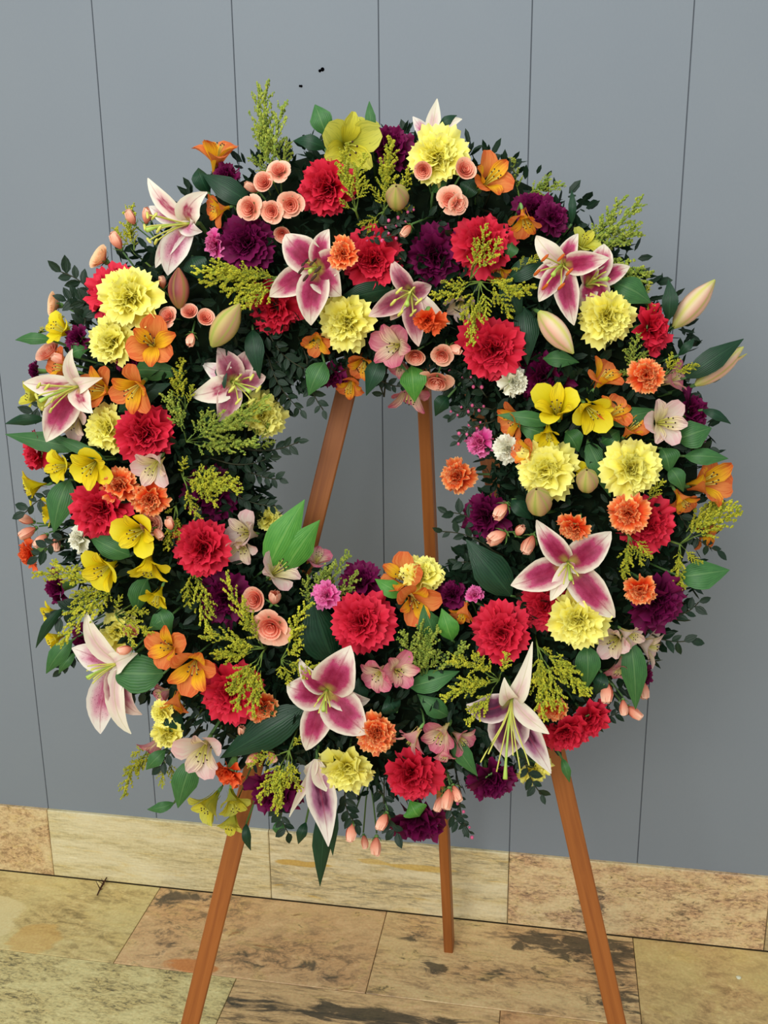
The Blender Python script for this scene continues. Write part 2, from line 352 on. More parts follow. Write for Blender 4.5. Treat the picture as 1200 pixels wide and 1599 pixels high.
    for (cx, cy, rx, ry, colr, amt) in (extra or []):
        e = ell(nt, g, cx, cy, rx, ry, face)
        e = mth(nt, 'ADD', e, mth(nt, 'MULTIPLY', mth(nt, 'SUBTRACT', n3.outputs[0], 0.5), 1.7))
        c = mix(nt, mth(nt, 'MULTIPLY', ramp(nt, e, [(0.30, (0, 0, 0, 1)), (0.55, (1, 1, 1, 1))]), amt), c, lin(colr))
    gr = node(nt, 'ShaderNodeTexNoise', i_Scale=150.0, i_Detail=3.0); nt.links.new(g.outputs['Position'], gr.inputs[0])
    c = mix(nt, 0.22, c, ramp(nt, gr.outputs[0], [(0.3, (0.35, 0.33, 0.3, 1)), (0.7, (0.95, 0.93, 0.9, 1))]), 'OVERLAY')
    finish(nt, b, c); return m
def ell(nt, g, cx, cy, rx, ry, face):
    s = node(nt, 'ShaderNodeSeparateXYZ'); nt.links.new(g.outputs['Position'], s.inputs[0])
    a = mth(nt, 'DIVIDE', mth(nt, 'SUBTRACT', s.outputs[0], cx), rx)
    bb = mth(nt, 'DIVIDE', mth(nt, 'SUBTRACT', s.outputs[1 if face == 'floor' else 2], cy), ry)
    q = mth(nt, 'ADD', mth(nt, 'MULTIPLY', a, a), mth(nt, 'MULTIPLY', bb, bb))
    return mth(nt, 'SUBTRACT', 1.0, q, clamp=True)

def at_floor(px, py):
    d = ray(px, py); t = -CAM.z/d.z; return CAM+t*d
def at_y(px, py, y):
    d = ray(px, py); t = (y-CAM.y)/d.y; return CAM+t*d
X0, PITCHX, BBH, TROW = -1.2865, 0.3035, 0.1994, 0.2864
# wall with separate panels
mb = MB(); mb.box((-3.2, 0.0135, -0.05), (2.6, 0.12, 3.1))
wall = mesh_obj('wall_back', mb.mesh('wall_core', False), None, [M['gap']]); wall['kind'] = 'structure'
mb = MB()
gx, zz0, zz1 = PITCHX-0.0018, BBH-0.004, 3.1
cc = 0.0010
def bev_box(mb, x0, x1, y0, y1, z0, z1, c):      # front (low y) edges chamfered
    pts = [(x0, y1, z0), (x1, y1, z0), (x1, y1, z1), (x0, y1, z1), (x0, y0+c, z0), (x1, y0+c, z0), (x1, y0+c, z1), (x0, y0+c, z1),
           (x0+c, y0, z0+c), (x1-c, y0, z0+c), (x1-c, y0, z1-c), (x0+c, y0, z1-c)]
    b = len(mb.v); mb.v += pts
    for q in ((0, 1, 5, 4), (1, 2, 6, 5), (2, 3, 7, 6), (3, 0, 4, 7), (4, 5, 9, 8), (5, 6, 10, 9), (6, 7, 11, 10), (7, 4, 8, 11), (8, 9, 10, 11), (3, 2, 1, 0)):
        mb.f.append([b+i for i in q]); mb.uv.append([(0, 0)]*4); mb.mi.append(0)
bev_box(mb, 0, gx, 0.010, 0.0135, zz0, zz1, cc)
pm = mb.mesh('panel', False); pm.materials.append(M['wall'])
for k in range(-6, 12):
    p = bpy.data.objects.new('panel', pm); COL.objects.link(p); p.parent = wall; p.location = (X0+k*PITCHX+0.0009, 0, 0)
# baseboard slabs
bbk = bpy.data.meshes.new('baseboard_core'); mb = MB(); mb.box((-3.1, 0.008, 0.0), (2.5, 0.0135, BBH-0.004)); bbk = mb.mesh('baseboard_core', False)
bb = mesh_obj('baseboard_back', bbk, None, [M['grout']]); bb['kind'] = 'structure'
bbm = [marble('baseboard_marble_grey', (196, 176, 136), (180, 160, 120), (120, 108, 90), (70, 66, 60), 4, (5, 14), 0.6, face='wall'),
       marble('baseboard_marble_peach', (228, 202, 152), (218, 180, 132), (128, 102, 72), (70, 66, 60), 9, (12, 20), 0.8, face='wall', angle=0.5),
       marble('baseboard_marble_pale', (232, 218, 174), (218, 200, 148), (150, 140, 108), (90, 90, 80), 2, (4, 26), 0.6, face='wall', angle=-0.06),
       marble('baseboard_marble_ochre', (232, 216, 172), (218, 196, 146), (120, 116, 96), (80, 80, 72), 5, (3.5, 18), 0.7, face='wall', angle=-0.2,
              extra=[(-0.60, 0.115, 0.09, 0.012, (206, 160, 58), 0.8), (-0.28, 0.135, 0.11, 0.012, (212, 170, 70), 0.7), (-0.41, 0.14, 0.05, 0.010, (212, 170, 70), 0.6)]),
       marble('baseboard_marble_mottled', (232, 204, 154), (220, 178, 134), (120, 96, 78), (92, 80, 70), 13, (12, 26), 0.9, dark_amt=0.375, face='wall', angle=0.15,
              dark_pos=[(0.13, 0.08, 0.05, 0.07, 0.2), (0.36, 0.09, 0.10, 0.07, 0.07)])]
bbm.append(bbm[0])
L = 2*PITCHX
for k in range(-3, 6):
    x0 = X0 + (k-1)*L + 0.0008
    mb = MB(); bev_box(mb, 0, L-0.0016, 0.0, 0.008, 0.001, BBH, 0.0022)
    mb.box((0, 0.008, BBH-0.003), (L-0.0016, 0.0133, BBH))
    me = mb.mesh('slab', False)
    s = mesh_obj('slab', me, bb, [bbm[{0: 1, 1: 2, 2: 3, 3: 4}.get(k, abs(k) % 2)]], (x0, 0, 0))
    s.location = (x0, 0, 0)
# floor tiles
mb = MB(); mb.box((-3.2, -4.2, -0.06), (2.6, 0.12, -0.0035))
floor = mesh_obj('floor', mb.mesh('floor_bed', False), None, [M['grout']]); floor['kind'] = 'structure'
fm = {
 'yellow': marble('floor_marble_yellow', (220, 200, 138), (210, 182, 120), (120, 106, 66), (60, 58, 46), 3, (4, 8), 0.7, angle=0.3,
                  extra=[(-1.36, -0.21, 0.10, 0.14, (232, 214, 156), 0.8), (-1.21, -0.24, 0.08, 0.07, (214, 164, 88), 0.55)]),
 'peach': marble('floor_marble_peach', (222, 182, 132), (214, 166, 116), (104, 90, 68), (60, 58, 54), 6, (5, 8), 0.75, dark_amt=0.37, angle=-0.3,
                 extra=[(-0.800, -0.266, 0.085, 0.034, (206, 128, 68), 0.9)],
                 dark_pos=[(-0.90, -0.20, 0.07, 0.10, 0.13), (-0.95, -0.05, 0.05, 0.05, 0.14), (-0.87, -0.03, 0.09, 0.03, 0.16), (-0.50, -0.24, 0.11, 0.06, 0.12), (-0.66, -0.22, 0.10, 0.04, 0.10)]),
 'veined': marble('floor_marble_veined', (226, 192, 138), (216, 172, 120), (96, 84, 66), (48, 50, 46), 8, (5, 13), 0.8, dark_amt=0.38, angle=0.35,
                  dark_pos=[(0.10, -0.05, 0.26, 0.065, 0.22), (0.18, -0.17, 0.10, 0.14, 0.18), (-0.06, -0.16, 0.10, 0.03, 0.12), (-0.24, -0.18, 0.05, 0.04, 0.2), (-0.30, -0.08, 0.05, 0.03, 0.16)]),
 'plain': marble('floor_marble_plain', (218, 192, 128), (210, 172, 118), (122, 100, 66), (88, 74, 54), 11, (5, 7), 0.6, dark_amt=0.30, angle=0.6),
 'streaky': marble('floor_marble_streaky', (224, 208, 146), (210, 188, 126), (96, 92, 66), (74, 72, 56), 15, (10, 24), 0.9, dark_amt=0.385, angle=0.42),
 'banded': marble('floor_marble_banded', (226, 186, 134), (214, 176, 122), (92, 80, 62), (38, 46, 44), 18, (3, 14), 0.85, dark_amt=0.37, angle=-0.05,
                  dark_pos=[(-0.38, -0.355, 0.40, 0.040, 0.26), (-0.30, -0.44, 0.4, 0.03, 0.1)]),
 'orange': marble('floor_marble_orange', (222, 176, 124), (210, 160, 110), (110, 90, 62), (60, 56, 50), 21, (5, 8), 0.6, dark_amt=0.28)}
rows = {0: ['plain', 'yellow', 'peach', 'veined', 'plain', 'peach'], 1: ['banded', 'streaky', 'banded', 'orange', 'streaky', 'yellow']}
for r in range(-1, 14):
    y1 = -TROW*r-0.0008 if r >= 0 else 0.0; y0 = -TROW*(r+1)+0.0008
    if r < 0: continue
    for k in range(-3, 7):
        x0 = X0 + PITCHX*(2*k-1) + (0 if r % 2 == 0 else PITCHX) + 0.0008
        x1 = x0 + L - 0.0016
        if r == 0: key = {0: 'yellow', 1: 'peach', 2: 'veined', 3: 'plain'}.get(k, 'plain' if k % 2 else 'yellow')
        elif r == 1: key = {0: 'streaky', 1: 'banded', 2: 'orange'}.get(k, 'streaky' if k % 2 else 'banded')
        else: key = ['yellow', 'streaky', 'plain', 'orange', 'peach'][(k*3+r*2) % 5]
        if x0 > 2.4 or x1 < -3.1: continue
        mb = MB(); c = 0.0012
        b = 0
        W_, D_ = x1-x0, y1-y0
        mb.v = [(0, 0, -0.012), (W_, 0, -0.012), (W_, D_, -0.012), (0, D_, -0.012), (0, 0, -c), (W_, 0, -c), (W_, D_, -c), (0, D_, -c),
                (c, c, 0), (W_-c, c, 0), (W_-c, D_-c, 0), (c, D_-c, 0)]
        mb.f = [[0, 1, 5, 4], [1, 2, 6, 5], [2, 3, 7, 6], [3, 0, 4, 7], [4, 5, 9, 8], [5, 6, 10, 9], [6, 7, 11, 10], [7, 4, 8, 11], [8, 9, 10, 11]]
        mb.uv = [[(0, 0)]*4]*9; mb.mi = [0]*9
        mesh_obj('tile', mb.mesh('tile', False), floor, [fm[key]], (x0, y0, 0))

# ------------------------------------------------------------------ easel
APEX = at_y(645, 237, -0.50)
LF = Vector((-0.677, -0.745, 0)); RF = Vector((0.214, -0.66, 0)); BF = at_floor(702, 1479)
AL = at_y(643, 268, -0.505); 
def foot(px, py): return at_floor(px, py)
# left / right leg lines follow the photo; feet just below the frame
LF = foot(382-0.263*500-2, 1800); RF = foot(878+0.229*600, 1830)
easel = empty('easel', (BF.x, (LF.y+BF.y)/2, 0))
def stick(name, a, b, wdt, thk, normal, parent, mat, over=0.0):
    d = (b-a); ln = d.length; d.normalize()
    n = (normal - normal.dot(d)*d).normalized(); s = d.cross(n)
    mb = MB(); hw, ht, c = wdt/2, thk/2, 0.002
    ring = [(-hw+c, -ht), (hw-c, -ht), (hw, -ht+c), (hw, ht-c), (hw-c, ht), (-hw+c, ht), (-hw, ht-c), (-hw, -ht+c)]
    for z in (-over, ln):
        for (x, y) in ring: mb.v.append((x, y, z))
    for k in range(8):
        mb.f.append([k, (k+1) % 8, 8+(k+1) % 8, 8+k]); mb.uv.append([(0, 0)]*4); mb.mi.append(0)
    mb.f += [list(range(8))[::-1], list(range(8, 16))]; mb.uv += [[(0, 0)]*8]*2; mb.mi += [0, 0]
    o = mesh_obj(name, mb.mesh(name, False), parent, [mat])
    R = Matrix((s, n, d)).transposed().to_4x4()
    o.matrix_world = Matrix.Translation(a) @ R
    o.matrix_parent_inverse = Matrix.Translation(-parent.location)
    return o
up = Vector((0, 0, 1)); fn = (RF-LF).cross(APEX-LF).normalized()
if fn.y > 0: fn = -fn
sd = (RF-LF).normalized()
# tops of the two front legs meet behind the wreath
stick('leg', LF+up*0.004, APEX-sd*0.012, 0.0325, 0.015, fn, easel, M['wood'])
stick('leg', RF+up*0.004, APEX+sd*0.012-fn*0.0205, 0.0325, 0.015, fn, easel, M['wood'])
back_leg = stick('leg', Vector((BF.x, BF.y, 0.002)), APEX-fn*0.046, 0.0215, 0.040, Vector((0, -1, 0)), easel, M['wood'])
def leg_at(t): return LF.lerp(APEX, t), RF.lerp(APEX, t)
la, ra = leg_at(0.49)
stick('crossbar', la+fn*0.022-sd*0.012, ra+fn*0.022+sd*0.012, 0.032, 0.019, fn, easel, M['wood'])
for t in (la, ra):
    stick('peg', t+fn*0.03, t+fn*0.085, 0.012, 0.012, up, easel, M['wood'])
mb = MB(); mb.tube([APEX+fn*0.016, APEX-fn*0.07], [0.005, 0.005], 8)
bolt = mesh_obj('hinge_bolt', mb.mesh('hinge_bolt'), easel, [plain('steel', (150, 150, 150), 0.3)]); bolt.matrix_parent_inverse = Matrix.Translation(-easel.location)
tag(easel, 'brown wooden tripod easel standing on the marble floor and holding up the wreath', 'easel')

# ------------------------------------------------------------------ wreath frame
N = Vector((0.094, -0.99, 0.0)).normalized()*math.cos(math.radians(6.5)) + Vector((0, 0, 1))*math.sin(math.radians(6.5)); N.normalize()
C = at_y(585, 748, -0.665)
V = (up - up.dot(N)*N).normalized(); U = V.cross(N).normalized()
if U.x < 0: U = -U
RMAJ, RSPAN, HGT = 0.355, 0.225, 0.085
RFO, RFT = 0.340, 0.148     # foam ring: centre line and half width
def plane_pt(px, py, n):
    d = ray(px, py); o = C+n*N; t = (o-CAM).dot(N)/d.dot(N); return CAM+t*d
def prof(rho):
    q = 1-((rho-RMAJ)/RSPAN)**2
    return HGT*math.sqrt(q) if q > 0 else 0.0
def on_wreath(px, py, lift=0.0):
    n = HGT*0.8
    for _ in range(6):
        p = plane_pt(px, py, n+lift); v = p-C
        rho = math.hypot(v.dot(U), v.dot(V)); n = prof(rho)
    return plane_pt(px, py, n+lift)
def polar(p):
    v = p-C; a, b = v.dot(U), v.dot(V); return math.hypot(a, b), math.atan2(b, a), v.dot(N)
def mpp(p): return (p-CAM).dot(FWD)/FPX
def face_dir(p, face=None):
    if face is not None:
        a, t = math.radians(face[0]), math.radians(face[1])
        return ((math.cos(a)*U+math.sin(a)*V)*math.sin(t)+N*math.cos(t)).normalized()
    rho, th, n = polar(p)
    k = max(-1.0, min(1.15, (rho-RMAJ)/RSPAN))
    rad = math.cos(th)*U+math.sin(th)*V
    return (N + rad*k*abs(k)*0.85 + Vector((rnd(-.1, .1), 0, rnd(-.1, .1)))).normalized()
def foam_pt(p):
    rho, th, n = polar(p)
    return C + (math.cos(th)*U+math.sin(th)*V)*(RFO + max(-0.09, min(0.09, (rho-RFO)*0.5))) - 0.01*N
def quat(z, spin=None):
    q = z.to_track_quat('Z', 'Y')
    return q @ Euler((0, 0, rnd(0, 6.28) if spin is None else spin)).to_quaternion()

ring = empty('wreath_base', C-N*0.02, quat(N, 0))
mb = MB(); nn, mm = 64, 10
pts, uvs = [], []
for j in range(nn+1):
    th = 2*PI*j/nn
    for i in range(mm+1):
        ph = 2*PI*i/mm
        pts.append(((RFO+RFT*math.cos(ph))*math.cos(th), (RFO+RFT*math.cos(ph))*math.sin(th), 0.045*math.sin(ph))); uvs.append((i/mm, j/nn))
mb.grid(pts, uvs, mm, nn)
foam = mesh_obj('foam_ring', mb.mesh('foam_ring'), ring, [M['moss']])
# small dark filler greenery pinned all round the foam
mb = MB()
rg = random.Random(3)
for i in range(8200):
    th = rg.uniform(0, 2*PI); ph = rg.uniform(-1, 1); rho = RFO+ph*0.168
    z = 0.045+0.055*math.sqrt(max(0, 1-ph*ph))*rg.uniform(0.2, 1.0)
    z -= 0.03*abs(ph)
    p = Vector((rho*math.cos(th), rho*math.sin(th), z))
    rad = Vector((math.cos(th), math.sin(th), 0))
    d = (rad*ph*0.8+Vector((0, 0, 1))*rg.uniform(0.1, .8)+Vector((rg.uniform(-1, 1), rg.uniform(-1, 1), rg.uniform(-.3, .5)))).normalized()
    s = d.cross(Vector((rg.uniform(-1, 1), rg.uniform(-1, 1), rg.uniform(-1, 1)))).normalized(); ln = rg.uniform(0.014, 0.028); wd = ln*rg.uniform(.17, .27)
    nrm = d.cross(s)
    b = len(mb.v)
    q1, q2 = p+d*ln*.28, p+d*ln*.68
    mb.v += [tuple(p), tuple(q1+s*wd*.9), tuple(q1-nrm*wd*.2), tuple(q1-s*wd*.9), tuple(q2+s*wd*.85), tuple(q2-nrm*wd*.25), tuple(q2-s*wd*.85), tuple(p+d*ln)]
    mb.f += [[b, b+1, b+2], [b, b+2, b+3], [b+1, b+4, b+5, b+2], [b+2, b+5, b+6, b+3], [b+4, b+7, b+5], [b+5, b+7, b+6]]
    mb.uv += [[(.5, 0), (0, .3), (.5, .3)], [(.5, 0), (.5, .3), (1, .3)], [(0, .3), (0, .7), (.5, .7), (.5, .3)], [(.5, .3), (.5, .7), (1, .7), (1, .3)], [(0, .7), (.5, 1), (.5, .7)], [(.5, .7), (.5, 1), (1, .7)]]; mb.mi += [0]*6
fill = mesh_obj('filler_greenery', mb.mesh('filler_greenery'), ring, [M['leaf_small']]); fill['kind'] = 'stuff'
mb = MB()
tc_ = [Vector((0.40*math.cos(0.2*k-PI), 0, 0)) for k in range(3)]
tag(ring, 'round green foam wreath base packed with small dark leaves, hung on the wooden easel', 'wreath')
# wire hanger at the back of the ring, looped over the easel pegs
mb = MB(); hp = [Vector((0.06*math.cos(t), RMAJ+0.05*math.sin(t), -0.045-0.0*t)) for t in [PI*k/10 for k in range(11)]]
mb.tube(hp, [0.0016]*11, 6); mesh_obj('wire_hanger', mb.mesh('wire_hanger'), ring, [plain('wire', (60, 64, 60), 0.4)])

REG = []     # (category words, description noun, px, py, label, object) for labelling
def reg(o, noun, cat, px, py, r, label=None, group=None):
    REG.append([o, noun, cat, px, py, r, label, group])

# ------------------------------------------------------------------ shared petal meshes
def fan_petal(seed, half=0.62, nu=12, nv=3, ruff=0.16, teeth=0.06, bend=0.5):
    g = random.Random(seed); mb = MB(); pts, uvs = [], []
    ph, k = g.uniform(0, 6.28), g.uniform(2.3, 3.4); ph2 = g.uniform(0, 6.28)
    for j in range(nv+1):
        v = 0.12+0.88*j/nv
        for i in range(nu+1):
            u = -1+2*i/nu; th = u*half
            r = v*(1-0.10*u*u*v)
            if j == nv: r += teeth*(1 if i % 2 else -1)*g.uniform(0.5, 1.2) + 0.03*math.sin(k*u*2+ph)
            z = ruff*v*v*(0.8*math.sin(k*u*1.8+ph)+0.6*math.sin(2.6*k*u+ph2)) - bend*0.22*v*v + 0.10*v
            pts.append((r*math.cos(th), r*math.sin(th), z)); uvs.append((i/nu, v))
    mb.grid(pts, uvs, nu, nv); return mb
CAR_P = []
for s in range(6):
    me = fan_petal(100+s).mesh('carnation_petal'); me.materials.append(M['red']); CAR_P.append(me)
def xf(mb_src, mat, dst, mi=0):
    b = len(dst.v); dst.v += [tuple(mat @ Vector(p)) for p in mb_src.v]
    dst.f += [[b+i for i in f] for f in mb_src.f]; dst.uv += mb_src.uv; dst.mi += [mi]*len(mb_src.f)
CAR_C = []
for s in range(4):
    mb = MB(); g = random.Random(200+s)
    for k in range(24):
        e = math.radians(48+40*(k/24)**.7+g.uniform(-8, 6)); az = k*2.4+g.uniform(-.4, .4); l = g.uniform(0.54, 0.76)
        m4 = Matrix.Rotation(az, 4, 'Z') @ Matrix.Rotation(-e, 4, 'Y') @ Matrix.Scale(l, 4)
        xf(fan_petal(300+s*20+k, 0.6, 8, 2, 0.2, 0.07, 0.8), m4, mb)
    me = mb.mesh('carnation_heart'); me.materials.append(M['red']); CAR_C.append(me)
mb = MB(); mb.lathe([(0.02, -0.62), (0.11, -0.60), (0.17, -0.45), (0.19, -0.15), (0.24, 0.06), (0.20, 0.10)], 10)
CALYX = mb.mesh('calyx'); CALYX.materials.append(M['calyx'])

def stem_to(parent, start_local, target_world, loc, q, rad=0.002, mat='stem', name='stem', side=0.0):
    inv = q.inverted(); t = inv @ (target_world-loc); a = Vector(start_local)
    mid = a.lerp(t, 0.45) + Vector((0, 0, -0.25*(t-a).length))*0.5
    path = [a.lerp(mid, k/3).lerp(mid.lerp(t, k/3), k/3) for k in range(4)]
    mb = MB(); mb.tube(path, [rad]*4, 6)
    return mesh_obj(name, mb.mesh(name), parent, [M[mat]])

def carnation(col, px, py, d, face=None, lift=0.0, noun=None, label=None, full=1.0, spin=None):
    p = on_wreath(px, py, lift); s = 0.535*d*mpp(p); F = face_dir(p, face)
    loc = p - F*s*0.42; q = quat(F, spin)
    t = empty('carnation', loc, q); m = M[col]; mini = d < 66
    g = random.Random(int(px*7+py*3))
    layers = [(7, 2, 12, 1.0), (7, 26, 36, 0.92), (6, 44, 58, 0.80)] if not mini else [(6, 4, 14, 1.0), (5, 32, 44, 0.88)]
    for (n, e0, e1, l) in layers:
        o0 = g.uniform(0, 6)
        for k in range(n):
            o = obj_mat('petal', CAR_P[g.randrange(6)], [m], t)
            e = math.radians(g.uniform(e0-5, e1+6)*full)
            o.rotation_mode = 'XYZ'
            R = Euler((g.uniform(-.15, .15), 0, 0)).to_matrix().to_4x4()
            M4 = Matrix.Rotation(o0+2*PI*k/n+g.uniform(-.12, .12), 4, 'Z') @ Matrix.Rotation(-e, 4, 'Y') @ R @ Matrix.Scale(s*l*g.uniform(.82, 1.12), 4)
            o.matrix_basis = Matrix.Translation((0, 0, s*0.05)) @ M4
    h = obj_mat('inner_petals', CAR_C[g.randrange(4)], [m], t); h['kind'] = 'stuff'; h.matrix_basis = Matrix.Rotation(g.uniform(0, 6), 4, 'Z') @ Matrix.Scale(s*1.06, 4)
    c = obj_mat('calyx', CALYX, [M['calyx']], t); cs = s*1.0 if not mini else s*1.15; c.scale = (cs,)*3
    stem_to(t, (0, 0, -0.6*cs), foam_pt(p), loc, q)
    names = {'red': 'red carnation', 'yellow': 'pale yellow carnation', 'purple': 'dark purple carnation', 'orange': 'small two-tone orange carnation',
             'vermilion': 'small orange-red carnation', 'white': 'small cream-white carnation', 'pink': 'small magenta-pink carnation'}
    reg(t, noun or names[col], 'carnation', px, py, d/2, label)
    return t

# alstroemeria petals (z is the facing axis, petal along +x, unit radius)
def strip(path, width, nu, cup=0.0, ruff=0.0, seed=0, side=Vector((0, 1, 0)), nrm=None):
    """petal or leaf surface: path = points, width(v) half width"""
    mb = MB(); pts, uvs = [], []; nv = len(path)-1; g = random.Random(seed); ph = g.uniform(0, 6)
    for j, p in enumerate(path):
        v = j/nv; t = (path[min(j+1, nv)]-path[max(j-1, 0)]).normalized()
        s = (side - side.dot(t)*t)
        s = s.normalized() if s.length > 1e-6 else t.orthogonal().normalized()
        n = t.cross(s) if nrm is None else nrm
        wv = width(v)
        for i in range(nu+1):
            u = -1+2*i/nu
            off = s*wv*u + n*(cup*wv*(u*u) + ruff*wv*abs(u)*math.sin(7*v*(1.2 if u > 0 else 1)+ph+u*2))
            pts.append(p+off); uvs.append((i/nu, v))
    mb.grid(pts, uvs, nu, nv); return mb
def bez(p0, p1, p2, p3, n):
    o = []
    for k in range(n+1):
        t = k/n; a = 1-t
        o.append(p0*a**3+p1*3*a*a*t+p2*3*a*t*t+p3*t**3)
    return o
AL_OUT, AL_IN = [], []
for s in range(3):
    path = bez(Vector((0.03, 0, -0.95)), Vector((0.16, 0, -0.45)), Vector((0.5, 0, 0.0)), Vector((1.0, 0, -0.02+0.12*s)), 8)
    me = strip(path, lambda v: 0.05+0.42*math.sin(PI*min(1, (v**2.1)*0.93))**.9 if v < 0.97 else 0.2, 4, 0.25, 0.12, s).mesh('tepal'); me.materials.append(M['a_orange']); AL_OUT.append(me)
    path = bez(Vector((0.03, 0, -0.95)), Vector((0.14, 0, -0.4)), Vector((0.42, 0, 0.1)), Vector((0.92, 0, 0.12+0.08*s)), 6)
    me = strip(path, lambda v: 0.04+0.27*math.sin(PI*min(1, (v**1.7)*0.95)) if v < 0.97 else 0.07, 4, 0.3, 0.08, s).mesh('inner_tepal'); me.materials.append(M['a_orange_in']); AL_IN.append(me)
mb = MB()
for k in range(6):
    a = k*PI/3; pth = bez(Vector((0, 0, -0.85)), Vector((0.1*math.cos(a), 0.1*math.sin(a), -0.3)), Vector((0.14*math.cos(a), 0.14*math.sin(a)-0.05, 0)), Vector((0.2*math.cos(a), 0.2*math.sin(a)-0.12, 0.2)), 4)
    mb.tube(pth, [0.018]*5, 4); 
    b0 = len(mb.f); mb.blob(pth[-1], 0.045, 1)
AL_ST = mb.mesh('stamens'); AL_ST.materials.append(M['filament']); AL_ST.materials.append(M['dark_anther'])
mb = MB(); mb.lathe([(0.01, -1.32), (0.07, -1.25), (0.10, -1.08), (0.07, -0.92), (0.05, -0.88)], 8)
AL_OV = mb.mesh('ovary'); AL_OV.materials.append(M['calyx'])
ANAME = {'a_orange': 'orange alstroemeria flower', 'a_yellow': 'bright yellow alstroemeria flower', 'a_lime': 'lime-yellow alstroemeria flower',
         'a_white': 'blush-white alstroemeria flower', 'a_pink': 'pink alstroemeria flower'}
def alstro(col, px, py, d, face=None, lift=0.0, label=None, noun=None, close=1.0):
    p = on_wreath(px, py, lift); s = 0.56*d*mpp(p); F = face_dir(p, face)
    loc = p; q = quat(F); t = empty('alstroemeria', loc, q)
    g = random.Random(int(px*5+py))
    mi = M[col+'_in']
    for k in range(6):
        out = k % 2 == 0
        me = (AL_OUT if out else AL_IN)[g.randrange(3)]
        o = obj_mat('tepal', me, [M[col] if out else mi], t)
        o.matrix_basis = Matrix.Rotation(k*PI/3+g.uniform(-.2, .2), 4, 'Z') @ Matrix.Rotation(math.radians(g.uniform(-13, 13))-(1-close)*0.9, 4, 'Y') @ Matrix.Diagonal((s*g.uniform(.84, 1.08), s*g.uniform(.85, 1.15), s, 1))
    st = obj_mat('stamens', AL_ST, [M['filament'], M['dark_anther']], t); st.scale = (s,)*3
    ov = obj_mat('ovary', AL_OV, [M['calyx']], t); ov.scale = (s,)*3
    stem_to(t, (0, 0, -1.3*s), foam_pt(p), loc, q, 0.0015)
    reg(t, noun or ANAME[col], 'alstroemeria', px, py, d/2, label)
    return t

# roses
def cup_petal(seed, width=0.95, h=1.0, open_=0.3):
    g = random.Random(seed); mb = MB(); pts, uvs = [], []
    nu, nv = 6, 4
    for j in range(nv+1):
        v = j/nv
        for i in range(nu+1):
            u = -1+2*i/nu; th = u*width
            r = 0.15+0.85*math.sin(v*1.35)+open_*v**3*(1-0.4*u*u); z = h*(v-0.04*u*u*v)-open_*0.35*v**4
            pts.append((r*math.cos(th), r*math.sin(th), z)); uvs.append((i/nu, v))
    mb.grid(pts, uvs, nu, nv); return mb
ROSE_P = []
for s in range(3):
    me = cup_petal(s, 0.85, 0.85, 0.15+0.2*s).mesh('petal'); me.materials.append(M['peach']); ROSE_P.append(me)
mb = MB()
for k, (sc_, op) in enumerate([(0.86, .12), (0.84, .12), (0.82, .12), (.84, .1), (0.64, .05), (0.62, .05), (0.60, .05), (0.42, 0), (0.40, 0), (0.38, 0), (0.22, 0), (0.2, 0)]):
    xf(cup_petal(k, 0.95, 1.0/sc_*0.85, op), Matrix.Rotation(k*2.25, 4, 'Z') @ Matrix.Diagonal((sc_, sc_, sc_*1.02, 1)), mb)
ROSE_H = mb.mesh('rose_bloom'); ROSE_H.materials.append(M['peach_core'])
mb = MB()
for k in range(5):     # pointed bud of wrapped petals
    xf(cup_petal(k, 1.0, 1.25, -0.75), Matrix.Rotation(k*2.4, 4, 'Z') @ Matrix.Diagonal((.72-.05*k, .72-.05*k, 1.25+.03*k, 1)), mb)
ROSE_B = mb.mesh('rosebud'); ROSE_B.materials.append(M['peach'])
mb = MB(); mb.lathe([(0.03, -0.45), (0.2, -0.4), (0.3, -0.2), (0.26, 0.0), (0.3, 0.08)], 8)
for k in range(5):
    a = k*2*PI/5; dr = Vector((math.cos(a), math.sin(a), 0))
    pth = [dr*.2+Vector((0, 0, -.05)), dr*.55+Vector((0, 0, .05)), dr*.86+Vector((0, 0, .35)), dr*1.02+Vector((0, 0, .75))]
    st = strip(pth, lambda v: 0.16*(1-v)**0.7+0.01, 2, 0.2, side=Vector((-dr.y, dr.x, 0)))
    xf(st, Matrix.Identity(4), mb)
ROSE_C = mb.mesh('calyx'); ROSE_C.materials.append(M['calyx'])
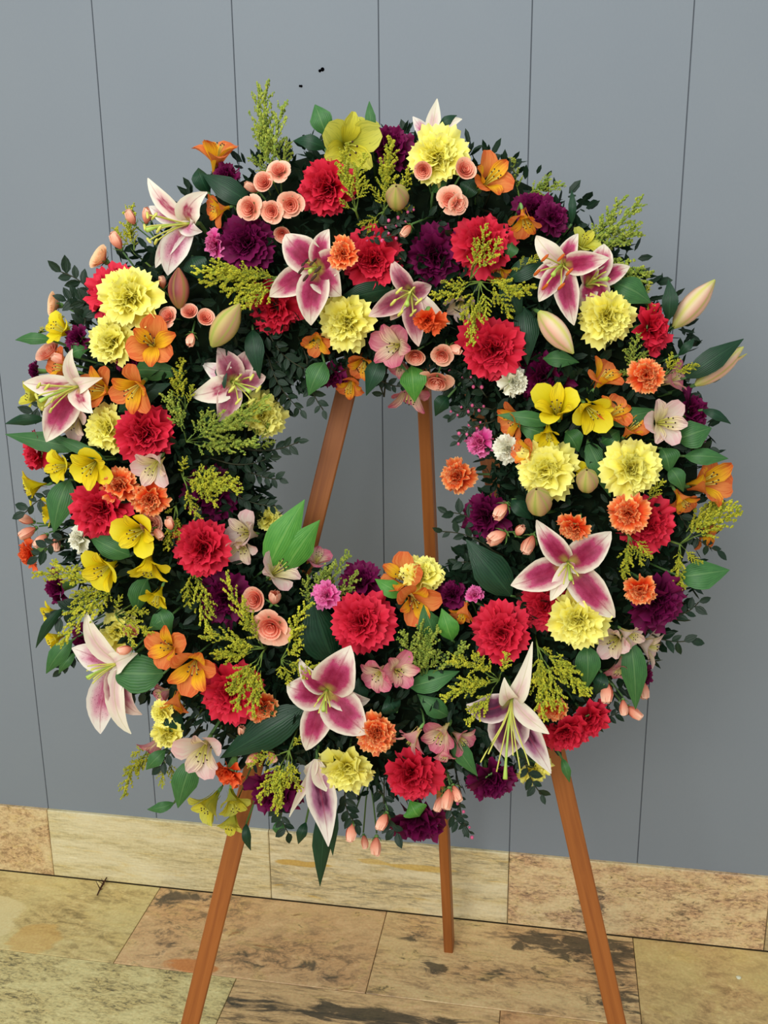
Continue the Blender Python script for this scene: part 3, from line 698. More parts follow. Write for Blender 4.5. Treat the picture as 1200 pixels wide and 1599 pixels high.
def rose_spray(blooms, label, base=None):
    """blooms: (px, py, d, kind, face, lift, material)"""
    cx = sum(b[0] for b in blooms)/len(blooms); cy = sum(b[1] for b in blooms)/len(blooms)
    pc = on_wreath(cx, cy, -0.03); fp = foam_pt(pc)
    t = empty('spray_rose', fp)
    node_pt = fp.lerp(pc, 0.35)
    mb = MB(); mb.tube([fp, fp.lerp(node_pt, .5), node_pt], [0.0022]*3, 6)
    for b in blooms:
        px, py, d, kind = b[:4]; face = b[4] if len(b) > 4 else None; lift = b[5] if len(b) > 5 else 0.0; m = M[b[6]] if len(b) > 6 else M['peach']
        p = on_wreath(px, py, lift); s = 0.5*d*mpp(p); F = face_dir(p, face)
        hgt = {'o': 0.5, 'h': 0.55, 'b': 0.75}[kind]
        loc = p-F*s*hgt; q = quat(F); g = random.Random(int(px+py*3))
        o = obj_mat('rosebud' if kind == 'b' else 'rose_bloom', ROSE_B if kind == 'b' else ROSE_H, [m if kind == 'b' else (M['peach_core'] if m is M['peach'] else m)], t)
        o.rotation_mode = 'QUATERNION'; o.location = loc-fp; o.rotation_quaternion = q
        k0 = s*{'o': 0.80, 'h': 0.95, 'b': 1.4}[kind]; o.scale = (k0, k0, k0*(0.72 if kind == 'b' else 1))
        if kind == 'o' or kind == 'h':
            for k in range(5):
                pt = obj_mat('petal', ROSE_P[(k+g.randrange(2)) % 3 if kind == 'o' else 0], [m], o)
                pt.rotation_euler = (0, 0.25 if kind == 'o' else 0.05, k*2*PI/5+g.uniform(-.2, .2)); pt.scale = (g.uniform(1.0, 1.12),)*3
        c = obj_mat('calyx', ROSE_C, [M['calyx']], o)
        if kind == 'b': c.scale = (0.62,)*3
        a = loc-F*s*0.4
        mb.tube([node_pt, node_pt.lerp(a, .5)-F*0.006, a], [0.0014]*3, 5)
        if 'extent' not in t: pass
    st = mesh_obj('stem', mb.mesh('stem'), t, [M['stem']]); st.matrix_parent_inverse = Matrix.Translation(-fp)
    tag(t, label, 'rose'); t['group'] = 'peach spray roses stuck in the wreath'
    return t

# lilies ------------------------------------------------------------
def lily(px, py, petals, face=(0, 0), lift=0.0, mat='lily', label='', anthers='filament', pistil=True, throat=0.02, stam=0.05, centre_open=True):
    """petals: (tip px, tip py, width px, material or None, tip depth offset along N in m)"""
    c = on_wreath(px, py, lift); F = face_dir(c, face); k = mpp(c)
    base = c - F*throat; t = empty('lily', base)
    n0 = (c-C).dot(N)
    for idx, pt in enumerate(petals):
        tx, ty, wd = pt[:3]; m = M[pt[3]] if len(pt) > 3 and pt[3] else M[mat]; dz = pt[4] if len(pt) > 4 else -0.012
        tip = plane_pt(tx, ty, n0+dz); side = (tip-base); ln = side.length
        rad = tip-c; rad = rad-rad.dot(F)*F*0.6
        lift_z = 0.001 if idx % 2 else 0.005
        p0 = base; p1 = base+rad*0.22+F*(throat*0.9+0.10*ln+lift_z); p2 = c+rad*0.72+F*(0.13*ln+lift_z); p3 = tip
        path = bez(p0, p1, p2, p3, 10)
        path = [q-base for q in path]
        sdv = (tip-base).cross(-ray(px, py)).normalized()
        hw = wd*k*0.5
        def wf(v, hw=hw): return hw*(0.22+0.78*math.sin(PI*min(1, max(0, (v-0.0))**0.9))**0.8)*((1-v)**0.33*1.24 if v > 0.48 else 1) if v < 1 else 0.0006
        mesh = strip(path, wf, 6, -0.24, 0.14, idx+int(px), side=sdv).mesh('petal')
        mesh_obj('petal', mesh, t, [m])
    g = random.Random(int(px))
    A = F.orthogonal().normalized(); B = F.cross(A)
    if stam > 0:
        for i in range(6):
            a = i*PI/3+.3; d = (F+(A*math.cos(a)+B*math.sin(a))*0.42).normalized()
            e = d*stam+F*throat; pth = bez(Vector((0, 0, 0)), F*stam*.5, e*.8, e+Vector((0, 0, -.004)), 5)
            mb = MB(); mb.tube(pth, [0.0011]*6, 5)
            s = mesh_obj('stamen', mb.mesh('stamen'), t, [M['filament']])
            if anthers:
                mb = MB(); ax = d.orthogonal().normalized()
                mb.tube([pth[-1]-ax*.007, pth[-1]-ax*.004, pth[-1]+ax*.004, pth[-1]+ax*.007], [.0006, .0021, .0021, .0006], 6)
                mesh_obj('anther', mb.mesh('anther'), s, [M[anthers]])
    if pistil:
        e = F*(stam*1.15+throat)+Vector((0.003, 0, -0.006)); mb = MB(); pth = bez(Vector((0, 0, 0)), F*stam*.5, F*stam, e, 5)
        mb.tube(pth, [0.0026, 0.0022, .0018, .0017, .0019, .0034], 6); mesh_obj('pistil', mb.mesh('pistil'), t, [M['pistil']])
    mb = MB(); fp = foam_pt(c)-base; mb.tube([Vector((0, 0, 0)), -F*0.01, fp.lerp(-F*0.02, .5), fp], [.004, .003, .003, .003], 7)
    mesh_obj('stem', mb.mesh('stem'), t, [M['stem']])
    tag(t, label, 'lily'); REG_ALL.append((t, 'lily', px, py)); return t
REG_ALL = []
def lily_bud(bx, by, tx, ty, wd, label, mat='bud', lift=0.0, tipdz=0.0, opened=False, seen=False):
    b = on_wreath(bx, by, lift); n0 = (b-C).dot(N); tip = plane_pt(tx, ty, n0+tipdz); k = mpp(b)
    ax = tip-b; ln = ax.length; q = quat(ax.normalized(), 0.4); t = empty('lily_bud', b, q)
    hw = wd*k*0.5
    for i in range(3):
        mb = MB(); pts, uvs = [], []; nv, nu = 10, 6
        for j in range(nv+1):
            v = j/nv
            r = hw*(0.14+0.76*math.sin(PI*min(1, v**0.9))**0.85)*(1 if v < .7 else 1-.25*(v-.7)/.3) if v < 1 else hw*0.08
            if opened: r *= (1+0.35*max(0, v-0.75)*4*0.5) if v < 1 else 1
            for u_ in range(nu+1):
                u = -1+2*u_/nu; a = i*2*PI/3+u*1.09
                rr = r*(1+0.10*(1-u*u)-0.06*math.exp(-(u*6)**2)*1.0)
                flare = (0.5*hw*max(0, v-0.8)*5*(1 if opened else 0))
                pts.append((rr*math.cos(a)+flare*math.cos(i*2*PI/3), rr*math.sin(a)+flare*math.sin(i*2*PI/3), ln*v)); uvs.append((u_/nu, v))
        mb.grid(pts, uvs, nu, nv); mesh_obj('tepal', mb.mesh('tepal'), t, [M[mat]])
    stem_to(t, (0, 0, 0.002), foam_pt(b), b, q, 0.0028)
    tag(t, label, 'lily bud'); return t

# leaves -----------------------------------------------------------
def leaf(bx, by, tx, ty, wd, mat='leaf', lift=0.0, bow=0.012, tdz=0.0, noun=None, name='leaf'):
    b = on_wreath(bx, by, lift-0.012); n0 = (b-C).dot(N); tip = plane_pt(tx, ty, n0+tdz); k = mpp(b)
    d = tip-b; F = (N+0.2*UP).normalized()
    fp = foam_pt(b)
    path = bez(b, b+d*.3+F*bow*1.6, b+d*.7+F*bow, tip, 8)
    hw = wd*k*.5
    view = (CAM-b).normalized(); sdv = d.cross(view).normalized(); tw = rnd(-.45, .45)
    sdv = (sdv*math.cos(tw)+view*math.sin(tw)).normalized()
    mb = strip([q-b for q in path], lambda v: hw*(0.12+0.93*math.sin(PI*v**0.8)**0.85)*((1-v)**.35*1.18 if v > .5 else 1) if v < 1 else .0004, 4, 0.22, 0.05, int(bx), side=sdv)
    o = mesh_obj(name, mb.mesh('leaf'), None, [M[mat]]); o.location = b
    sb = MB(); sb.tube([Vector((0, 0, 0)), (fp-b)*.5, fp-b], [.0018]*3, 5)
    mesh_obj('stalk', sb.mesh('stalk'), o, [M['stem']])
    mx, my = (bx+tx)/2, (by+ty)/2
    reg(o, noun or {'leaf': 'green leaf', 'leaf_bright': 'bright green leaf', 'leaf_dark': 'dark green leaf'}[mat], 'leaf', mx, my, 10)
    o['tipinfo'] = ''
    del o['tipinfo']
    REG[-1].append((tx-bx, by-ty, math.hypot(tx-bx, ty-by)))
    return o

# goldenrod ---------------------------------------------------------
PL = []
for s in range(5):
    g = random.Random(500+s); mb = MB()
    ax = [Vector((0.2*k, 0.03*math.sin(k*1.3+s), 0.10*math.sin(k*.7)*(1 if s % 2 else -1))) for k in range(6)]
    mb.tube(ax, [0.012, .010, .009, .008, .006, .004], 4, 0)
    for k in range(13):
        v = 0.12+0.82*k/13; i = min(4, int(v*5)); p = ax[i].lerp(ax[i+1], v*5-i)
        a = k*2.4; l = 0.30*(1-v)**0.6+0.05; dr = Vector((0.75, math.cos(a)*.75, math.sin(a)*.75)).normalized()
        tip = p+dr*l+Vector((0.03, 0, 0)); mb.tube([p, tip], [.006, .003], 3, 0, False)
        for j in range(max(3, int(l/0.030))):
            q = p.lerp(tip, (j+.6)/max(3, int(l/0.030)))
            for _ in range(2):
                c = q+Vector((g.uniform(-1, 1), g.uniform(-1, 1), g.uniform(-1, 1)))*0.026; mb.blob(c, g.uniform(.016, .034), 1)
    for j in range(8):
        c = ax[4].lerp(ax[5], j/7)+Vector((0, g.uniform(-1, 1), g.uniform(-1, 1)))*.02; mb.blob(c, .028, 1)
    me = mb.mesh('plume', False); me.materials.append(M['rod_stem']); me.materials.append(M['rod']); PL.append(me)
def goldenrod(bx, by, tips, label, lift=0.01, mat='rod', fat=1.0):
    b = on_wreath(bx, by, lift-0.01); fp = foam_pt(b); t = empty('goldenrod', fp)
    mb = MB(); n0 = (b-C).dot(N); g = random.Random(int(bx+by))
    for tp in tips:
        tx, ty = tp[:2]; dz = tp[2] if len(tp) > 2 else 0.012
        tip = plane_pt(tx, ty, n0+dz); d = tip-b; ln = d.length
        mid = b+d*0.22
        mb.tube([fp, b, mid], [.0016, .0014, .0011], 5)
        nrep = 2 if ln > 0.075 else 1
        for r in range(nrep):
            o = obj_mat('plume', PL[g.randrange(5)], [M['rod_stem'], M[mat]], t)
            st = mid if r == 0 else mid+Vector((g.uniform(-1, 1), g.uniform(-.5, .5), g.uniform(-1, 1)))*0.010
            dd = tip-st if r == 0 else (tip-st)*0.72+Vector((g.uniform(-1, 1), g.uniform(-.3, .3), g.uniform(-1, 1)))*ln*0.26
            o.rotation_mode = 'QUATERNION'; o.rotation_quaternion = dd.to_track_quat('X', 'Z') @ Euler((g.uniform(0, 6), 0, 0)).to_quaternion()
            l2 = dd.length; wv = min(l2, 0.065)*fat; o.scale = (l2, wv*1.05, wv*1.05); o.location = st-fp
    s = mesh_obj('stem', mb.mesh('stem'), t, [M['rod_stem']]); s.matrix_parent_inverse = Matrix.Translation(-fp)
    tag(t, label, 'goldenrod'); return t

# small-leaved sprigs ------------------------------------------------
SL = []
for s in range(3):
    path = [Vector((v/4, 0, 0.12*math.sin(v/4*2.5)*(1-s*.6))) for v in range(5)]
    me = strip(path, lambda v: 0.26*math.sin(PI*v**.85)**.8+.01 if 0 < v < 1 else .012, 2, 0.25).mesh('leaf'); me.materials.append(M['leaf_small']); SL.append(me)
def sprig(bx, by, tx, ty, n, size, label, lift=-0.03, mat='leaf_small', bud=False, name='leafy_sprig', cat='sprig', bend=0.01):
    b = on_wreath(bx, by, lift); n0 = (b-C).dot(N); tip = plane_pt(tx, ty, n0+0.0); k = mpp(b); fp = foam_pt(b)
    t = empty(name, fp); g = random.Random(int(bx*3+ty))
    view = (CAM-b).normalized(); d = tip-b; sd_ = d.cross(view).normalized()
    path = bez(b, b+d*.33+sd_*bend, b+d*.66+sd_*bend, tip, 8)
    mb = MB(); mb.tube([fp]+path, [.0014]*5+[.0009]*5, 5)
    s = mesh_obj('stem', mb.mesh('stem'), t, [M['dark_stem']]); s.matrix_parent_inverse = Matrix.Translation(-fp)
    for i in range(n):
        v = 0.08+0.92*i/max(1, n-1); j = min(7, int(v*8)); p = path[j].lerp(path[j+1], v*8-j)
        a = (1 if i % 2 else -1)*g.uniform(.6, 1.1) if i < n-1 else 0
        dr = (d.normalized()*math.cos(a)+sd_*math.sin(a)+view*g.uniform(-.4, .4)).normalized()
        if bud and i % 3 == 1:
            mbb = BUDM; o = obj_mat('flower_bud', BUDM, [M['wax_bud']], t); o.location = p+dr*.006-fp; o.scale = (g.uniform(.7, 1.2)*.0026,)*3; continue
        o = obj_mat('leaf', SL[g.randrange(3)], [M[mat]], t); o.rotation_mode = 'QUATERNION'
        zaxis = (view*0.9+Vector((g.uniform(-1, 1), 0, g.uniform(-1, 1)))*.5); yv = zaxis.cross(dr).normalized(); zz = dr.cross(yv)
        o.rotation_quaternion = Matrix((dr, yv, zz)).transposed().to_quaternion(); l = size*k*g.uniform(.75, 1.15); o.scale = (l, l, l); o.location = p-fp
    tag(t, label, cat); return t
mb = MB(); mb.lathe([(0.1, -1), (.7, -.7), (1, 0), (.75, .7), (.2, 1)], 6); BUDM = mb.mesh('flower_bud'); BUDM.materials.append(M['wax_bud'])

# ------------------------------------------------------------------ carnations (colour, x, y, diameter, facing, lift)
for a in [
 ('red', 505, 292, 96, (200, 20), .01), ('red', 582, 408, 92, (270, 15), .0), ('yellow', 683, 240, 92, None, .02), ('purple', 612, 222, 80, (60, 40), -.01),
 ('purple', 382, 378, 92, None, 0), ('red', 423, 482, 90, (230, 30), -.02), ('orange', 533, 394, 52, (160, 20), .045), ('red', 757, 376, 98, (60, 15), .0),
 ('purple', 680, 402, 96, (290, 20), -.015), ('purple', 835, 322, 66, (80, 30), -.01), ('purple', 868, 340, 56, (10, 40), .0), ('yellow', 537, 506, 90, (250, 25), .01),
 ('vermilion', 669, 506, 54, (270, 55), .04), ('red', 770, 547, 106, (270, 10), .01), ('white', 806, 598, 50, (340, 35), .0), ('purple', 852, 592, 90, (300, 15), -.025),
 ('yellow', 951, 497, 88, (300, 15), .015), ('red', 1027, 513, 76, (0, 55), -.01), ('orange', 1013, 587, 60, None, .03), ('purple', 1088, 645, 70, (0, 60), -.03),
 ('purple', 1092, 700, 40, (0, 60), -.05), ('pink', 745, 693, 50, (200, 40), -.02), ('white', 791, 702, 52, (200, 30), .0), ('orange', 712, 744, 60, (180, 20), -.02),
 ('yellow', 853, 735, 96, (180, 10), .02), ('yellow', 992, 728, 92, (60, 20), .02), ('purple', 752, 808, 84, (190, 40), -.02), ('orange', 895, 829, 54, (235, 45), .05),
 ('orange', 980, 803, 64, (180, 20), .03), ('red', 1017, 825, 92, (320, 25), .0), ('orange', 999, 926, 52, (240, 35), .03), ('purple', 1035, 947, 94, (340, 30), .0),
 ('red', 848, 952, 88, (220, 25), -.01), ('yellow', 901, 973, 92, (250, 10), .035), ('red', 780, 990, 94, (150, 20), .01), ('pink', 741, 926, 34, (100, 60), -.01),
 ('purple', 706, 924, 54, (100, 50), -.02), ('yellow', 660, 892, 72, (80, 50), -.01), ('purple', 562, 905, 72, (100, 45), -.01), ('pink', 507, 929, 46, (150, 30), .02),
 ('red', 567, 971, 96, (60, 20), .02), ('orange', 587, 1148, 68, (270, 5), .035), ('yellow', 541, 1208, 88, (270, 25), .0), ('red', 642, 1217, 92, (270, 15), .0),
 ('purple', 655, 1292, 94, (280, 50), -.02), ('purple', 773, 1226, 84, (300, 40), -.02), ('yellow', 836, 1210, 60, (290, 45), -.03), ('red', 885, 1152, 76, (270, 40), -.01), ('red', 926, 1130, 68, (320, 40), -.01),
 ('orange', 866, 1112, 48, (300, 30), .0), ('purple', 1008, 1060, 44, (330, 50), -.04), ('red', 355, 1086, 96, (210, 10), .01), ('orange', 412, 1110, 54, (320, 30), .0),
 ('vermilion', 355, 1213, 58, (250, 45), .0), ('purple', 430, 1246, 94, (270, 35), -.02), ('yellow', 249, 1116, 44, (180, 20), .01), ('yellow', 260, 1152, 60, (250, 30), .01),
 ('yellow', 180, 985, 62, (100, 20), -.03), ('purple', 347, 938, 90, (230, 15), -.01), ('red', 311, 857, 94, (200, 5), .01), ('purple', 332, 775, 88, (0, 20), -.04),
 ('red', 154, 799, 94, (250, 15), .01), ('red', 224, 680, 100, (300, 10), .01), ('orange', 185, 756, 58, (70, 20), .015), ('orange', 232, 783, 60, (280, 20), .01),
 ('yellow', 160, 668, 78, (170, 25), .0), ('white', 120, 843, 46, (190, 30), .0), ('vermilion', 40, 865, 52, (190, 60), -.03), ('purple', 84, 920, 60, (190, 50), -.03),
 ('purple', 132, 1005, 62, (240, 40), -.03), ('red', 52, 708, 62, (190, 45), -.03), ('purple', 117, 526, 48, (150, 40), -.01), ('purple', 52, 580, 36, (180, 60), -.05),
 ('yellow', 195, 463, 100, (160, 12), .035), ('red', 168, 452, 88, (140, 30), -.01), ('yellow', 168, 534, 80, (190, 20), .01), ('purple', 350, 272, 52, (100, 50), -.02),
 ('pink', 330, 382, 46, (190, 50), .0), ('yellow', 416, 648, 76, (10, 45), -.01), ('yellow', 421, 808, 42, (60, 40), -.03), ('purple', 517, 590, 50, (270, 45), -.03),
 ('purple', 205, 567, 44, (330, 60), -.01)]:
    carnation(a[0], a[1], a[2], a[3], a[4], a[5])

# ------------------------------------------------------------------ lilies
lily(493, 418, [(446, 366, 56, None, -.01), (421, 463, 46, None), (486, 508, 52, None, .0), (533, 462, 50), (514, 358, 34), (548, 400, 44)], (200, 10), .03, 'lily',
     'pink-centred white lily left of a small orange carnation, upper inner part of the wreath', anthers='dark_anther', stam=.03)
lily(877, 415, [(842, 471, 34, None, 0), (833, 431, 28), (838, 368, 34, 'lily_back'), (903, 365, 30), (952, 403, 38, None, .01), (897, 508, 40, None, .0)], (210, 20), .03, 'lily',
     'pink and white lily with rust-orange anthers above the yellow carnation, upper right', anthers='anther', stam=.055)
lily(926, 440, [(944, 381, 42), (984, 416, 32), (937, 474, 40), (905, 480, 30), (905, 400, 30)], (30, 25), .01, 'lily',
     'white-rimmed mauve lily just right of the lily with rust-orange anthers', anthers=None, stam=.03)
lily(672, 212, [(683, 154, 24, 'lily_back', -.0), (645, 182, 22, 'lily_pale', .0), (722, 186, 20, 'lily_back', -.02), (655, 215, 20, 'lily_pale', .01)], (90, 75), -.035, 'lily_pale',
     'pale lily peeking up behind the yellow carnation at the top edge', stam=0, pistil=False)
lily(641, 458, [(613, 406, 30), (576, 494, 36, None, .01), (654, 541, 36, None, .0), (703, 506, 26, 'lily_back', -.01), (674, 446, 30), (610, 500, 24)], (250, 15), .02, 'lily_dusky',
     'dusky pink lily with a drooping narrow petal above small orange-red carnation', stam=.045)
lily(368, 598, [(340, 543, 44), (384, 548, 40), (415, 588, 34), (342, 658, 40, None, .0), (298, 618, 42, 'lily_stripe'), (316, 568, 36, 'lily_pale')], (350, 30), .0, 'lily_dusky',
     'dusky magenta lily facing the wreath opening, left of inner yellow carnation', stam=.05)
lily(283, 350, [(231, 278, 28, 'lily_stripe', .0), (324, 300, 40, 'lily_stripe', .0), (233, 322, 26), (262, 430, 44), (243, 418, 26), (316, 362, 30, 'lily_pale')], (190, 45), .02, 'lily_pale',
     'slender white lily with long pointed petals at the upper left outer edge', stam=.05)
lily(112, 606, [(36, 598, 36, 'lily_stripe', -.0), (113, 545, 22, 'lily_back', .01), (72, 690, 52, None, .01), (145, 645, 34, 'lily_stripe', .02), (160, 590, 26, 'lily_back')], (200, 35), .02, 'lily',
     'white lily with curled petals at the left edge above a yellow alstroemeria', stam=.05)
lily(172, 1040, [(136, 956, 30, 'lily_back', .0), (112, 1012, 46, 'lily_pale', .0), (157, 1146, 50, 'lily_pale', .0), (205, 1146, 30, 'lily_back', .0), (215, 1020, 36, 'lily_back'), (222, 1116, 42, 'lily_dusky', -.02)], (190, 50), .01, 'lily_pale',
     'pink and cream lily at the lower left edge, half hidden behind broad leaf', stam=.035, anthers=None)
lily(508, 1086, [(548, 1008, 70, None, .0), (574, 1146, 66, None, .01), (478, 1172, 48, None, .0), (448, 1070, 60, None, .0), (468, 1028, 28), (578, 1092, 36, None, -.03)], (260, 8), .03, 'lily',
     'large open pink-and-white speckled lily directly below the big red carnation, bottom centre', anthers=None, stam=.03)
lily(888, 884, [(838, 812, 40, None, -.01), (798, 914, 52, None, .0), (955, 830, 54, None, .0), (961, 964, 54, None, .0), (860, 938, 26, 'lily_back', .01), (920, 884, 22, 'lily_pale', -.03)], (230, 8), .035, 'lily',
     'large open magenta lily with broad white rims on the right side of the wreath', anthers=None, stam=.035)
lily(798, 1105, [(729, 1100, 46, None, .0), (788, 1058, 30, 'lily_back', .02), (861, 1208, 40, 'lily_stripe_deep', .0), (858, 1146, 28, 'lily_back', .02), (790, 1184, 66, None, -.01), (832, 1002, 30, 'lily_back', -.01)], (260, 45), .02, 'lily_deep',
     'deep purple-throated lily with white outer petals hanging down, lower right', stam=.09, anthers=None)
lily(492, 1206, [(513, 1322, 48, 'lily_stripe_deep', .01), (474, 1203, 22, 'lily_back'), (452, 1276, 14, 'lily_back', -.01), (510, 1236, 26, 'lily_back', .0)], (265, 70), -.005, 'lily_deep',
     'drooping lily with one dark-striped white petal hanging from the bottom edge', stam=0, pistil=False)
for a in [(331, 541, 375, 474, 42, 'green-and-pink closed lily bud beside a red carnation, upper left inner', 'bud_green', .02),
          (842, 486, 896, 552, 40, 'fat cream-pink closed lily bud right of the red carnation, upper right', 'bud', .03),
          (1052, 512, 1117, 437, 38, 'long cream-pink lily bud pointing up beyond the right edge of the wreath', 'bud', -.03),
          (1086, 602, 1162, 545, 32, 'half-opened lily bud pointing right beside a long dark leaf', 'bud', -.03),
          (280, 482, 279, 418, 36, 'dusky maroon lily bud standing above a cluster of peach roses', 'bud_dark', .01)]:
    lily_bud(*a[:6], mat=a[6], lift=a[7], opened=(a[0] == 1086))
lily_bud(622, 322, 619, 291, 38, 'short greenish lily bud pointing outward near the top centre', 'bud_green', .0, .05)
lily_bud(845, 800, 838, 764, 42, 'blunt greenish lily bud overlapping the bottom of a yellow carnation', 'bud_green', .025, .05)
lily_bud(918, 765, 917, 734, 36, 'pinkish lily bud between two yellow carnations on the right', 'bud_green', .02, .04)

# ------------------------------------------------------------------ alstroemeria
for a in [
 ('a_orange', 338, 232, 70, (80, 70), -.01), ('a_orange', 336, 328, 48, (200, 50), .01), ('a_orange', 236, 536, 74, (40, 10), .03), ('a_orange', 206, 610, 70, (240, 25), .03),
 ('a_orange', 152, 605, 62, (150, 30), .0), ('a_orange', 92, 573, 56, (160, 50), -.01), ('a_orange', 768, 276, 70, (40, 35), .0), ('a_orange', 820, 350, 56, (280, 60), .02),
 ('a_orange', 494, 538, 48, (250, 40), -.01), ('a_orange', 546, 606, 48, (260, 50), -.02), ('a_orange', 566, 572, 50, (250, 40), -.02), ('a_orange', 945, 585, 62, (60, 55), .0),
 ('a_orange', 962, 640, 60, (60, 40), .01), ('a_orange', 990, 664, 52, (60, 45), .01), ('a_orange', 800, 656, 58, (200, 60), -.01), ('a_orange', 818, 706, 48, (180, 50), .01),
 ('a_orange', 1112, 752, 80, (20, 45), -.01), ('a_orange', 1068, 786, 50, (300, 50), -.01), ('a_orange', 1108, 836, 56, (330, 65), -.03), ('a_orange', 258, 1012, 66, (120, 20), .02),
 ('a_orange', 300, 1046, 78, (280, 12), .035), ('a_orange', 272, 1104, 48, (260, 55), .0), ('a_orange', 628, 898, 64, (110, 35), .0), ('a_orange', 650, 942, 68, (330, 20), .015),
 ('a_orange', 722, 962, 44, (250, 60), .0), ('a_orange', 780, 428, 40, (270, 60), -.01),
 ('a_yellow', 90, 512, 56, (140, 40), -.01), ('a_yellow', 90, 728, 54, (170, 30), .02), ('a_yellow', 140, 730, 68, (260, 15), .03), ('a_yellow', 45, 762, 52, (190, 55), -.02),
 ('a_yellow', 72, 800, 46, (190, 50), -.02), ('a_yellow', 213, 833, 70, (200, 10), .03), ('a_yellow', 156, 893, 70, (220, 25), .02), ('a_yellow', 230, 892, 62, (270, 55), .02),
 ('a_yellow', 242, 937, 48, (250, 45), .0), ('a_yellow', 75, 960, 44, (190, 55), -.04), ('a_yellow', 80, 1000, 40, (200, 55), -.04), ('a_yellow', 868, 632, 74, (110, 35), .03),
 ('a_yellow', 924, 645, 64, (300, 30), .03), ('a_yellow', 856, 682, 44, (270, 50), .02), ('a_yellow', 915, 736, 36, (90, 50), .0),
 ('a_lime', 545, 226, 88, (330, 20), .01), ('a_lime', 575, 196, 40, (60, 55), -.03), ('a_lime', 46, 618, 48, (170, 50), -.03), ('a_lime', 80, 636, 46, (240, 45), -.01),
 ('a_lime', 322, 1262, 60, (230, 40), -.02), ('a_lime', 366, 1258, 54, (300, 40), -.01), ('a_lime', 360, 1290, 46, (260, 55), -.03), ('a_lime', 915, 376, 50, (60, 50), -.01),
 ('a_white', 1040, 658, 72, (30, 20), .01), ('a_white', 378, 830, 62, (150, 30), .0), ('a_white', 376, 858, 56, (280, 35), .0), ('a_white', 438, 887, 70, (40, 55), .0),
 ('a_white', 314, 1176, 78, (250, 10), .02), ('a_white', 238, 731, 62, (250, 30), .025), ('a_white', 958, 1002, 58, (180, 30), .0), ('a_white', 988, 995, 46, (330, 45), .0),
 ('a_white', 1022, 1010, 62, (350, 60), -.02), ('a_white', 110, 660, 56, (250, 30), .0), ('a_white', 720, 478, 50, (270, 50), -.02),
 ('a_pink', 496, 870, 44, (70, 60), -.02), ('a_pink', 586, 1056, 56, (200, 25), .02), ('a_pink', 625, 1048, 58, (20, 30), .02), ('a_pink', 640, 1158, 50, (230, 70), .03),
 ('a_pink', 686, 1150, 60, (210, 30), .01), ('a_pink', 724, 1156, 46, (340, 50), .0), ('a_pink', 694, 1182, 36, (260, 60), .01), ('a_pink', 612, 540, 70, (190, 25), .01), ('a_pink', 625, 575, 40, (260, 50), -.02),
 ('a_pink', 640, 620, 66, (265, 60), -.02), ('a_pink', 1058, 590, 50, (20, 60), -.01), ('a_pink', 238, 1172, 50, (230, 60), -.02), ('a_pink', 968, 1048, 48, (260, 60), -.02),
 ('a_pink', 252, 1085, 44, (200, 50), -.02), ('a_pink', 60, 690, 36, (180, 50), .0)]:
    alstro(a[0], a[1], a[2], a[3], a[4], a[5])

# ------------------------------------------------------------------ peach spray roses
rose_spray([(435, 265, 32, 'o', (100, 25), .01), (412, 284, 28, 'h', None, .01), (395, 294, 24, 'b', (150, 50), 0), (388, 325, 36, 'o', (190, 20), .02), (424, 330, 32, 'o', (250, 10), .02),
            (454, 320, 36, 'o', (300, 15), .02), (441, 366, 24, 'h', (270, 30), -.01)], 'spray of seven peach roses beside the red carnation, upper left of top centre')
rose_spray([(206, 342, 24, 'b', (110, 60), -.02), (229, 340, 26, 'b', (70, 60), -.02)], 'pair of upright peach rosebuds at the upper left edge by a slender lily')
rose_spray([(184, 379, 28, 'b', (110, 60), -.02), (156, 402, 36, 'h', (140, 50), -.02, 'cream_peach')], 'cream-peach rose and bud above the pale yellow carnation, upper left edge')
rose_spray([(83, 475, 34, 'h', (170, 50), -.03, 'cream_peach')], 'single cream-peach rose sticking out at the far left, above yellow alstroemeria')
rose_spray([(254, 443, 20, 'b', (90, 60), 0), (261, 493, 28, 'o', (120, 20), .02), (296, 486, 24, 'h', (80, 30), .01), (321, 496, 24, 'h', (40, 30), .01), (299, 528, 24, 'b', (270, 50), .02)],
           'spray of five small peach roses between the big yellow carnation and green lily bud')
rose_spray([(661, 266, 26, 'h', (250, 20), .03), (727, 264, 30, 'h', (30, 25), .03), (702, 312, 34, 'o', (200, 10), .02), (717, 320, 28, 'o', (330, 30), .02), (636, 358, 24, 'b', (230, 60), .02)],
           'spray of peach roses below the yellow carnation at the top right')
rose_spray([(649, 557, 28, 'h', (270, 40), .0), (690, 556, 32, 'o', (250, 30), .01), (708, 545, 26, 'b', (340, 50), 0), (682, 598, 42, 'o', (260, 50), .0)], 'four peach roses at the upper inner edge, left of the biggest red carnation')
rose_spray([(785, 796, 32, 'b', (230, 50), .01), (780, 838, 36, 'b', (200, 50), .01), (811, 830, 24, 'b', (60, 50), .0), (828, 847, 34, 'b', (240, 50), .01)], 'four half-open peach rosebuds right of the dark purple carnation, right inner edge')
rose_spray([(397, 936, 34, 'h', (150, 20), .01), (428, 935, 32, 'b', (70, 45), .01), (422, 981, 52, 'o', (250, 12), .03)], 'open peach rose with two buds above it, lower left inner part')
rose_spray([(44, 812, 24, 'b', (150, 60), -.03), (46, 830, 28, 'b', (210, 60), -.03), (66, 842, 26, 'b', (230, 50), -.03), (88, 846, 24, 'b', (280, 60), -.03)], 'cluster of tight peach rosebuds at the left edge above orange-red carnation')
rose_spray([(948, 1078, 32, 'b', (265, 60), .0), (974, 1102, 24, 'b', (270, 60), -.01), (988, 1110, 28, 'b', (330, 60), -.01), (1004, 1073, 30, 'b', (280, 60), -.03)], 'hanging peach rosebuds at the lower right edge')
